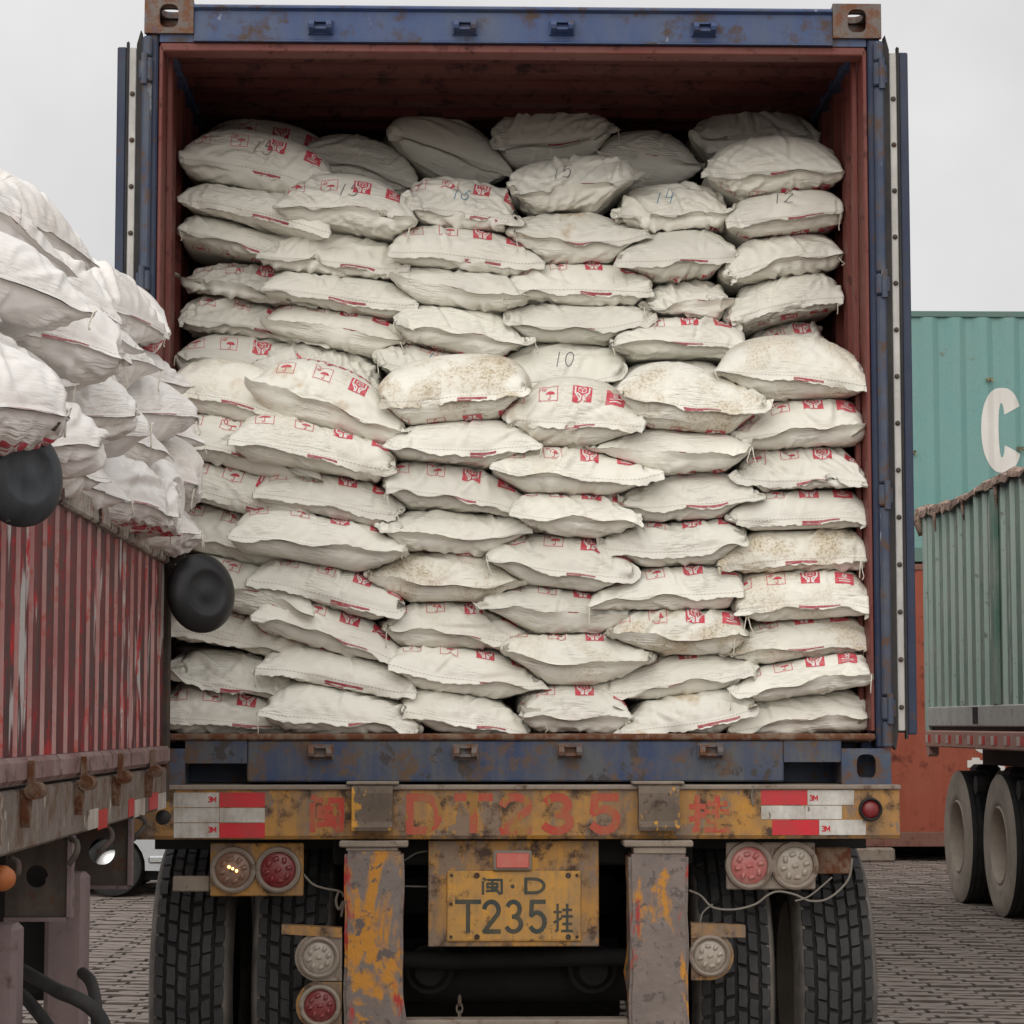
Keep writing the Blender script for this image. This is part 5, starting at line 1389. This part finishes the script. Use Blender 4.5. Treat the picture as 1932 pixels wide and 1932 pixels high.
# painted letters follow the ribs
def painted(par, quads, yfun, mat, name):
    mb = MB()
    for i, q in enumerate(quads):
        k = .005+.0003*(i % 7)
        mb.quad(*[(p[0], yfun(p[0])-k, p[1]) for p in q])
    return mb.build(name, mat, par)
def rib_y(x, x0, pit, depth, yy, flat=.26):
    fl, sl = pit*flat, pit*(.5-flat); s_ = (x-x0-.17) % pit
    d = 0 if s_ < fl else ((s_-fl)/sl*depth if s_ < fl+sl else (depth if s_ < 2*fl+sl else (1-(s_-2*fl-sl)/sl)*depth))
    return yy-d
def letter_C(px0, px1, py0, py1, th, a0=40, a1=320):
    a, b_ = at(px0, py1, YK), at(px1, py0, YK); cx, cz = (a.x+b_.x)/2, (a.z+b_.z)/2; rx, rz = (b_.x-a.x)/2, (b_.z-a.z)/2
    q = []; n = 90; m = 10
    for i in range(n):
        t0, t1 = R_(a0+(a1-a0)*i/n), R_(a0+(a1-a0)*(i+1)/n)
        for j in range(m):
            f0, f1 = 1-j/m*th, 1-(j+1)/m*th
            g0, g1 = 1-j/m*th*.42, 1-(j+1)/m*th*.42
            P = lambda t, f, g: (cx+math.copysign(abs(math.cos(t))**.9, math.cos(t))*rx*f, cz+math.copysign(abs(math.sin(t))**.9, math.sin(t))*rz*g)
            q.append([P(t0, f0, g0), P(t1, f0, g0), P(t1, f1, g1), P(t0, f1, g1)])
    return q
pitT = (12.19-.34)/42; pitO = (12.19-.34)/40
painted(tcn, letter_C(1853, 1930, 731, 891, .86, 32, 328), lambda x: rib_y(x, .95, pitT, .036, YK+.05), M_LETTER, 'painted_letter')
sub = []
for q in letter_C(1832, 1890, 1345, 1422, .5, 185, 330): sub.append(q)
painted(oc, sub, lambda x: rib_y(x, .95, pitO, .02, YK+.05), M_LETTER, 'painted_letter')
a, b_ = at(1838, 1515, YK), at(1890, 1434, YK)
def fine(quads, k=6):
    out = []
    for q in quads:
        for i in range(k):
            t0, t1 = i/k, (i+1)/k; L = lambda a, b, t: (a[0]+(b[0]-a[0])*t, a[1]+(b[1]-a[1])*t)
            out.append([L(q[0], q[1], t0), L(q[0], q[1], t1), L(q[3], q[2], t1), L(q[3], q[2], t0)])
    return out
painted(oc, fine(stroke_quads([[(a.x+.03, a.z), (a.x+.03, b_.z)], [(a.x-.03, b_.z-.04), (a.x+.08, b_.z-.04)], [(a.x+.05, b_.z-.03), (b_.x, a.z)], [(b_.x, a.z), (b_.x, b_.z)]], .075)), lambda x: rib_y(x, .95, pitO, .02, YK+.05), M_LETTER, 'painted_letter')
for px, py in ((1867, 716), (1925, 846), (1722, 853)):
    p = at(px, py, YK); mb = MB(); yy = rib_y(p.x, .95, pitT, .036, YK+.05)-.045
    mb.box(p.x-.036, p.x+.036, yy, yy+.006, p.z-.026, p.z+.018); mb.build('placard_remnant', worn('yellowed_label', srgb(170, 164, 104), dust=srgb(96, 100, 84), dust_amt=.9, chip=srgb(40, 44, 40), chip_amt=.5, scale=20), tcn)
for o in (oc, tcn): adopt(o)
mb = MB(); mb.box(1.1, 13.0, YK+1.9, YK+2.2, .002, zg-.003, 0, .01); tag(mb.build('light_block_bar', M_DARK, None), 'long dark timber bar added beneath the orange container to stop light showing through', 'blocker')  # added at the back to block the light under the container
for x, w in ((1.4, .42), (4.02, .50), (7.5, .45), (12.3, .45)):
    mb = MB(); mb.box(x, x+w, YK-.10, YK+.5, .002, zg-.002, 0, .02)
    tag(mb.build('concrete_block', M_MUD, None), f"grey concrete block under the orange container, {['leftmost', 'second from the left', 'third from the left', 'rightmost'][[1.4, 4.02, 7.5, 12.3].index(x)]}", 'block', 'blocks under the orange container')

# ------------------------------------------------------------------ green open-top trailer on the right
XG = 3.93
M_GREEN = worn('dusty_green_paint', srgb(92, 124, 110), dust=srgb(140, 148, 138), dust_amt=.8, chip=srgb(176, 184, 174), chip_amt=.40, cz=.12, rust=srgb(84, 72, 62), rust_amt=.32, rough=.7, scale=3.5, bump=.15, streak=.8)
M_GREENL = worn('pale_green_rib', srgb(158, 180, 168), dust=srgb(172, 176, 168), dust_amt=.5, rust=srgb(110, 104, 92), rust_amt=.34, rough=.75, scale=5, bump=.15)
M_GSILL = worn('chalky_sill', srgb(190, 188, 182), dust=srgb(150, 148, 142), dust_amt=.5, rust=srgb(104, 90, 78), rust_amt=.34, rough=.75, scale=5, bump=.15)
M_TARP = worn('brown_canvas', srgb(150, 124, 110), dust=srgb(172, 152, 136), dust_amt=.5, rust=srgb(72, 52, 46), rust_amt=.45, rough=.9, scale=8, bump=.5)
M_PINKR = worn('dusty_pink_rail', srgb(166, 122, 108), dust=srgb(176, 146, 132), dust_amt=.6, rust=srgb(110, 74, 62), rust_amt=.34, rough=.75, scale=5, bump=.15)
gt = empty('tipper_trailer', (XG+1.2, 15, 0), 'dusty green high-sided trailer with brown canvas edge and three axles', 'trailer')
yF = atx(1752, 1150, XG).y; zg0 = atx(1765, 1334, XG).z; zg1 = 3.10
yNr = 11.0
mb = MB(); nrib = 30; pit = (yF-.12-yNr)/nrib; rg = random.Random(3)
for i in range(nrib):
    y0 = yNr+i*pit
    mb.quad((XG, y0, zg0), (XG, y0+pit*.80, zg0), (XG, y0+pit*.80, zg1), (XG, y0, zg1), 0)
    d = .03
    for (ya, da, yb, db, mi) in ((.80, 0, .86, d, 1), (.86, d, .94, d, 0), (.94, d, 1.0, 0, 1)):
        mb.quad((XG-da, y0+pit*ya, zg0), (XG-db, y0+pit*yb, zg0), (XG-db, y0+pit*yb, zg1), (XG-da, y0+pit*ya, zg1), mi)
mb.build('side_panel', [M_GREEN, M_GREENL], gt, recalc=False)
mb = MB(); mb.box(XG+.004, XG+.05, yNr, yF-.1, zg0-.02, zg1-.01); mb.build('panel_backing', M_GREEN, gt)
mb = MB(); mb.box(XG-.045, XG+.09, yF-.115, yF, zg0-.20, zg1+.01, 0, .012); mb.build('end_post', M_GREENL, gt)
Yd = atx(1885, 1150, XG).y
mb = MB(); mb.box(XG-.045, XG-.0005, Yd-.05, Yd+.05, zg0, zg1-.02, 0, .008); mb.build('middle_post', M_GREEN, gt)
mb = MB(); mb.box(XG-.04, XG+.08, yNr, yF-.116, zg0-.155, zg0-.0005, 0, .008); sl_ = mb.build('bottom_sill', M_GSILL, gt)
for px in (1840,):
    p = atx(px, 1345, XG-.041); mb = MB(); mb.box(XG-.043, XG-.0405, p.y-.09, p.y+.09, zg0-.135, zg0-.01); mb.build('sill_pocket', M_DARK, sl_)
mb = MB(); y = yF+.05; vs, fs = [], []; st = 0   # canvas folded over the top edge, hanging unevenly on the outside
while y > yNr:
    zc = zg1+.035+rg.uniform(-.018, .018)+.02*math.sin(y*2.3); hg = .035+.03*abs(math.sin(y*1.7+.6))+rg.uniform(-.012, .02); xo_ = rg.uniform(-.012, .012)
    vs += [(XG+.10, y, zc-.05), (XG+.06, y, zc+.004), (XG-.01, y, zc+.014), (XG-.06+xo_, y, zc-.012), (XG-.062+xo_*1.6, y, zc-hg), (XG-.048+xo_, y, zc-hg), (XG-.044+xo_, y, zc-.03), (XG, y, zc-.012), (XG+.085, y, zc-.05)]
    st += 1; y -= .075
for k in range(st-1):
    for i in range(9): fs.append((k*9+i, k*9+(i+1) % 9, (k+1)*9+(i+1) % 9, (k+1)*9+i))
mb.raw(vs, fs); mb.build('canvas_edge', M_TARP, gt, smooth=True, angle=60)
mb = MB(); mb.tube([(XG-.05, yF+.02, zg1-.16), (XG-.08, yF+.0, zg1-.05), (XG-.06, yF+.03, zg1+.04), (XG+.02, yF+.05, zg1+.07), (XG+.25, yF+.06, zg1+.02)], [.02, .035, .04, .035, .02], 8); mb.build('canvas_knot', M_TARP, gt, smooth=True)
for k in range(3):
    y = yF-.5-k*1.1+rg.uniform(-.15, .15); mb = MB(); mb.tube([(XG-.06, y, zg1-.02), (XG-.05, y+.05, zg1-.09), (XG-.045, y+.03, zg1-.17)], [.016, .012, .006], 6); mb.build('canvas_strap', M_TARP, gt, smooth=True)
mb = MB(); mb.box(XG+.04, XG+2.4, yF-.05, yF, zg0-.1, zg1-.12); mb.build('end_board', M_GREEN, gt)
mb = MB(); mb.box(XG+2.4, XG+2.45, yNr, yF, zg0-.1, zg1-.05); mb.build('far_side_panel', M_GREEN, gt)
mb = MB(); mb.box(XG+.0, XG+2.4, yNr, yF-.01, zg0-.19, zg0-.156); mb.build('bed_floor', M_IRON, gt)
zr1, zr0 = atx(1765, 1378, XG).z, atx(1765, 1409, XG).z
mb = MB(); mb.box(XG-.05, XG+.06, yNr, yF-.02, zr0, zr1, 0, .01); rl = mb.build('chassis_rail', M_PINKR, gt)
for k in range(16):
    y = yF-.16-k*.40; mb = MB(); mb.box(XG-.0530, XG-.0505, y-.09, y, zr0+.035, zr1-.035); mb.build('reflective_patch', M_REFR, rl)
    mb = MB(); mb.box(XG-.0535, XG-.0505, y+.0005, y+.10, zr0+.035, zr1-.035); mb.build('reflective_patch', M_REFW, rl)
mb = MB(); mb.prism([(0, zr0-.0005), (-.12, zr0-.0005), (-.12, zr0-.06), (-.05, zr0-.08)], (XG-.04, yF-.02, 0), YV, ZV, XV*.08); mb.build('rail_end', M_PINKR, gt)
# its wheels: wide plain-ribbed tyres seen from the hub side
mb = MB(); Rg, wg = .515, .27; h = wg/2
prof = [(.285, -h*.86), (.30, -h*.96), (.345, -h*1.02), (.36, -h*1.0), (.40, -h*1.06), (.455, -h*1.03), (Rg-.012, -h*.93), (Rg, -h*.86)]
ribs = []
for x in (-.55, -.18, .18, .55): ribs += [(Rg, h*(x-.05)), (Rg-.012, h*(x-.03)), (Rg-.012, h*(x+.03)), (Rg, h*(x+.05))]
mb.lathe(prof+ribs+[(r, -x) for r, x in prof[::-1]], (0, 0, 0), XV, 56)
M_TYREG = worn('mud_dusted_tyre', srgb(138, 129, 119), dust=srgb(172, 161, 147), dust_amt=.6, rough=.9, scale=7, bump=.2)
_n = len(prof)*2+len(ribs)-1
for k in range(56):
    for i in range(len(prof)-1, _n-len(prof)+1): mb.m[k*_n+i] = 1
wg0 = mb.build('wheel', [M_TYREG, M_RUBBER], gt, smooth=True, angle=40)
mb = MB(); mb.lathe([(.288, -h*.90), (.272, -h*.98), (.262, -h*.80), (.255, h*.2), (.20, h*.45), (.13, h*.45), (.125, h*.1), (.0, h*.1)], (0, 0, 0), XV, 44)
for k in range(10):
    q = 2*math.pi*k/10; mb.tube([(h*.40, math.cos(q)*.165, math.sin(q)*.165), (h*.28, math.cos(q)*.165, math.sin(q)*.165)], .014, 6)
mb.build('rim', M_RIM, wg0, smooth=True, angle=40)
ywh = [19.25, 17.80, 16.40]
for k, yy in enumerate(ywh):
    w = wg0 if k == 0 else wheel_at(gt, 0, 0, 0, 0, wg0)
    w.location = (XG+.17+.03, yy, Rg); w.rotation_euler = (.4*k, 0, 0)
    wheel_at(gt, XG+.54, yy, Rg, .7*k, wg0); wheel_at(gt, XG+1.75, yy, Rg, .7*k, wg0); wheel_at(gt, XG+2.10, yy, Rg, .2*k, wg0)
    mb = MB(); mb.tube([(XG+.2, yy, Rg), (XG+2.0, yy, Rg)], .08, 12); mb.build('axle', M_DARK, gt, smooth=True, angle=40)
for xx in (XG+.42, XG+1.9):
    mb = MB(); mb.box(xx-.06, xx+.06, yNr, yF-.3, zr0-.14, zr0-.001); mb.box(xx-.05, xx+.05, 16.0, 19.6, Rg+.14, Rg+.22)
    for yy in (18.5, 17.1, 19.7, 15.8): mb.box(xx-.12, xx+.08, yy-.14, yy+.14, Rg+.20, zr0-.141, 0, .03)
    for yy in (18.5, 17.1): mb.tube([(xx-.36, yy, Rg+.42), (xx+.1, yy, Rg+.42)], .07, 10); 
    mb.build('suspension', M_DARK, gt)
adopt(gt)

# ------------------------------------------------------------------ silver car behind, seen below the red trailer
YV_C = 20.0
M_SILV = worn('silver_car_paint', srgb(176, 178, 182), dust=srgb(150, 148, 146), dust_amt=.25, rough=.28, metal=.35, scale=2., bump=0, vary=.05, spec=.5)
M_GLASS = plain('dark_car_glass', srgb(26, 30, 34), .08, 0, .6); M_CHROME = plain('bright_trim', srgb(200, 202, 204), .15, .9, .5); M_BLK = plain('black_car_plastic', srgb(22, 22, 23), .6)
xr = X_(212, YV_C, 1640); xf = xr-2.62
car = empty('parked_car', ((xr+xf)/2, YV_C+.85, 0), 'silver car parked beyond the red trailer with bright sill trim', 'car')
xe0, xe1 = xf-.88, xr+.92
mb = MB(); ys0, ys1 = YV_C, YV_C+1.74
def side_poly():
    P = [(xe0, .42), (xe0, .62), (xe0+.12, .80), (xe0+.9, .92), (xe0+1.0, .94), (xe1-.75, .98), (xe1-.05, .92), (xe1, .70), (xe1, .36), (xe1-.12, .20)]
    P += [(xr+.265*math.cos(R_(a)), .24+.265*math.sin(R_(a))) for a in range(-6, 187, 16)]
    P += [(xf+.265*math.cos(R_(a)), .24+.265*math.sin(R_(a))) for a in range(-6, 187, 16)]+[(xe0+.1, .20)]
    return P
poly = side_poly(); bmx = bmesh.new()
vsf = [bmx.verts.new((x, ys0, z)) for x, z in poly]; f = bmx.faces.new(vsf)
ex = bmesh.ops.extrude_face_region(bmx, geom=[f]); vv_ = [g for g in ex['geom'] if isinstance(g, bmesh.types.BMVert)]
bmesh.ops.translate(bmx, verts=vv_, vec=(0, ys1-ys0, 0)); bmesh.ops.recalc_face_normals(bmx, faces=bmx.faces)
bmesh.ops.bevel(bmx, geom=[e for e in bmx.edges if abs(e.verts[0].co.y-e.verts[1].co.y) < 1e-6 and min(e.verts[0].co.z, e.verts[1].co.z) > .5], offset=.07, segments=3, affect='EDGES')
mb.bm(bmx); mb.build('car_body', M_SILV, car, smooth=True, angle=35)
mb = MB(); cab = [(xe0+1.05, .941), (xe0+1.75, 1.42), (xe1-1.55, 1.45), (xe1-.55, .985)]
mb.prism(cab, (0, ys0+.16, 0), XV, ZV, YV*(ys1-ys0-.32)); mb.build('cabin', M_SILV, car)
mb = MB(); cab2 = [(xe0+1.2, .96), (xe0+1.80, 1.36), (xe1-1.62, 1.39), (xe1-.85, 1.0)]; mb.prism(cab2, (0, ys0+.150, 0), XV, ZV, YV*(ys1-ys0-.30)); mb.build('side_window', M_GLASS, car)
mb = MB(); mb.box(xf+.32, xr-.32, ys0-.012, ys0+.03, .27, .33, 0, .012); mb.box(xr+.29, xe1-.06, ys0-.018, ys0+.03, .27, .33, 0, .012); mb.build('sill_trim', M_CHROME, car)
mb = MB(); mb.box(xe0+.2, xe1-.25, ys0+.25, ys1-.2, .12, .30); mb.build('underbody', M_BLK, car)
for xw in (xf, xr):
    for yw, s_ in ((ys0+.02, -1), (ys1-.22, 1)):
        mb = MB(); mb.lathe([(.145, 0), (.15, -.005), (.19, -.012), (.23, -.005), (.24, .03), (.24, .17), (.23, .20), (.145, .20)], (xw, yw, .24), YV, 36); w = mb.build('wheel', M_RUBBER, car, smooth=True, angle=40)
        mb = MB(); mb.lathe([(.148, .01), (.135, .03), (.05, .03 if s_ < 0 else .16), (0, .02 if s_ < 0 else .18)], (xw, yw, .24), YV, 30); mb.build('rim', M_CHROME, w, smooth=True, angle=40)
adopt(car)

# ------------------------------------------------------------------ ground: interlocking pavers
def ground_mat(name, bump=True):
    m, N, L, b = nodes_of(name)
    pos = mapped(N, L)
    _, f1 = noise_mask(N, L, pos, .6, 0, 1, 4, .6); _, f2 = noise_mask(N, L, pos, 5., 0, 1, 5, .7); 
    c = mixc(N, L, f2, srgb(122, 111, 104), srgb(164, 152, 143))
    c = mixc(N, L, f1, c, srgb(142, 131, 123))
    if not bump:
        inf = N.new('ShaderNodeObjectInfo')
    L.new(c, b.inputs['Base Color']); b.inputs['Roughness'].default_value = .85; b.inputs['Specular IOR Level'].default_value = .25
    if bump:
        br = N.new('ShaderNodeTexBrick'); br.inputs['Scale'].default_value = 1.0; br.inputs['Brick Width'].default_value = .24; br.inputs['Row Height'].default_value = .12; br.inputs['Mortar Size'].default_value = .006
        br.inputs['Color1'].default_value = (1, 1, 1, 1); br.inputs['Color2'].default_value = (.82, .82, .82, 1); br.inputs['Mortar'].default_value = (.35, .33, .32, 1)
        L.new(pos, br.inputs['Vector']); c2 = mixc(N, L, 1.0, c, br.outputs['Color'], 'MULTIPLY'); L.new(c2, b.inputs['Base Color'])
    else:
        bp = add(N, 'ShaderNodeBump', Strength=.3, Distance=.004); L.new(f2, bp.inputs['Height']); L.new(bp.outputs[0], b.inputs['Normal'])
    return m
M_GRD = ground_mat('far_paving'); M_PAV = ground_mat('paver', False); M_JOINT = plain('joint_sand', srgb(84, 75, 69), .95)
mb = MB()
gx0, gx1, gy0, gy1 = -5.4, 6.6, 10.8, 26.2
for (xa_, xb_, ya, yb, z, mi) in ((-900, 900, -200, gy0, 0, 0), (-900, gx0, gy0, gy1, 0, 0), (gx1, 900, gy0, gy1, 0, 0), (-900, 900, gy1, 2200, 0, 0), (gx0-.5, gx1+.5, gy0-.5, gy1+4, -.014, 1)):
    mb.quad((xa_, ya, z), (xb_, ya, z), (xb_, yb, z), (xa_, yb, z), mi)
g = mb.build('ground', [M_GRD, M_JOINT], None, recalc=False); tag(g, kind='structure')
rg = random.Random(17)
pw, pd = .24, .118
pm = []
def paver_shape(k):
    r = random.Random(k); n = 8; top, bot = [], []
    A = .016; w = pw-.006; d = pd-.008
    # long sides run in a shallow wave, so neighbouring rows lock together
    lo = [(-w/2+w*i/n, -d/2+A*math.sin(2*math.pi*i/n+r.uniform(-.1, .1))+r.uniform(-.0015, .0015)) for i in range(n+1)]
    hi = [(w/2-w*i/n, d/2+A*math.sin(2*math.pi*(n-i)/n)+r.uniform(-.0015, .0015)) for i in range(n+1)]
    out = lo+hi
    ins = [(x*.93, y-math.copysign(.011, y-(lo[i][1]+hi[n-i][1])/2 if i <= n else 1)) for i, (x, y) in enumerate(out)]
    m_ = len(out)
    V = [(x, y, -.03) for x, y in out]+[(x, y, -.008) for x, y in out]+[(x, y, .0) for x, y in ins]
    F = []
    for i in range(m_):
        j = (i+1) % m_; F += [(i, j, m_+j, m_+i), (m_+i, m_+j, 2*m_+j, 2*m_+i)]
    # top as strips between the two long sides
    for i in range(n): F.append((2*m_+i, 2*m_+i+1, 2*m_+2*n-i, 2*m_+2*n+1-i))
    return V, F
shapes = [paver_shape(k) for k in range(6)]
spots = []
nrow = int((gy1-gy0)/pd)
for j in range(nrow):
    y = gy0+(j+.5)*pd
    x = gx0+(.5 if j % 2 else 1.0)*pw/2+pw*.25
    while x < gx1:
        spots.append((x, y)); x += pw
cx_, cy_ = cam.location.x, cam.location.y
def vis_px(x, y):
    v = _rx.transposed() @ Vector((x, y, -CAM_H)); return 966+FPX*v.x/-v.z, 966-FPX*v.y/-v.z
near, far = [], []
for s_ in spots:
    u, v = vis_px(*s_)
    seen = (1655 < u < 1975 and 1640 < v < 1960) or (150 < u < 290 and 1690 < v < 1960)
    (near if seen else far).append(s_)
near.sort(key=lambda s_: s_[1]); far += near[300:]; near = near[:300]
pms = []
for V, F in shapes:
    me = bpy.data.meshes.new('paver'); me.from_pydata(V, [], F); me.materials.append(M_PAV); me.materials.append(M_JOINT); me.polygons.foreach_set('material_index', [1]*(len(F)-8)+[0]*8); me.update(); pms.append(me)
def jit(): return rg.uniform(-.007, .005), rg.uniform(-.02, .02), rg.uniform(-.012, .012), rg.uniform(-.012, .012), rg.uniform(.92, 1.0)
for s_ in near:
    o = bpy.data.objects.new('paver', pms[rg.randrange(6)]); COL.objects.link(o); o.parent = g
    dz, rz, rx_, ry_, sc_ = jit(); o.location = (s_[0], s_[1], dz); o.rotation_euler = (rx_*1.6, ry_, rz+(math.pi if False else 0)); o.scale = (1, sc_, 1)
V = []; F4 = []; base = 0
SV = [np.array(v, np.float32) for v, f in shapes]; SF = [np.array(f, np.int32) for v, f in shapes]
for s_ in far:
    k = rg.randrange(6); dz, rz, rx_, ry_, sc_ = jit(); v = SV[k].copy(); v[:, 1] *= sc_
    c_, s2 = math.cos(rz), math.sin(rz); x, y = v[:, 0].copy(), v[:, 1].copy()
    v[:, 0], v[:, 1] = x*c_-y*s2, x*s2+y*c_
    v[:, 2] += x*ry_*-1+y*rx_*1.6+dz
    v += np.array([s_[0], s_[1], 0], np.float32); V.append(v); F4.append(SF[k]+base); base += len(v)
me = fast_mesh('pavers', np.concatenate(V), np.concatenate(F4)); me.materials.append(M_PAV); me.materials.append(M_JOINT)
me.polygons.foreach_set('material_index', np.tile(np.array([1]*(len(SF[0])-8)+[0]*8, np.int32), len(far)))
o = bpy.data.objects.new('paving', me); COL.objects.link(o); o.parent = g; tag(o, kind='stuff')
# grit lying on the paving
mb = MB()
for k in range(150):
    x, y = (rg.uniform(1.9, 5.2), rg.uniform(11.5, 22)) if k % 4 else (rg.uniform(-2.6, -1.6), rg.uniform(11.5, 18))
    r = rg.uniform(.005, .014); bm_ = bmesh.new(); bmesh.ops.create_icosphere(bm_, subdivisions=1, radius=r)
    for v in bm_.verts: v.co = Vector((v.co.x*rg.uniform(.7, 1.4), v.co.y*rg.uniform(.7, 1.4), v.co.z*.6))+Vector((x, y, r*.4))
    mb.bm(bm_, 0)
tag(mb.build('gravel', M_MUD, None, recalc=False), 'scattered grit on the block paving', 'grit', kind='stuff')
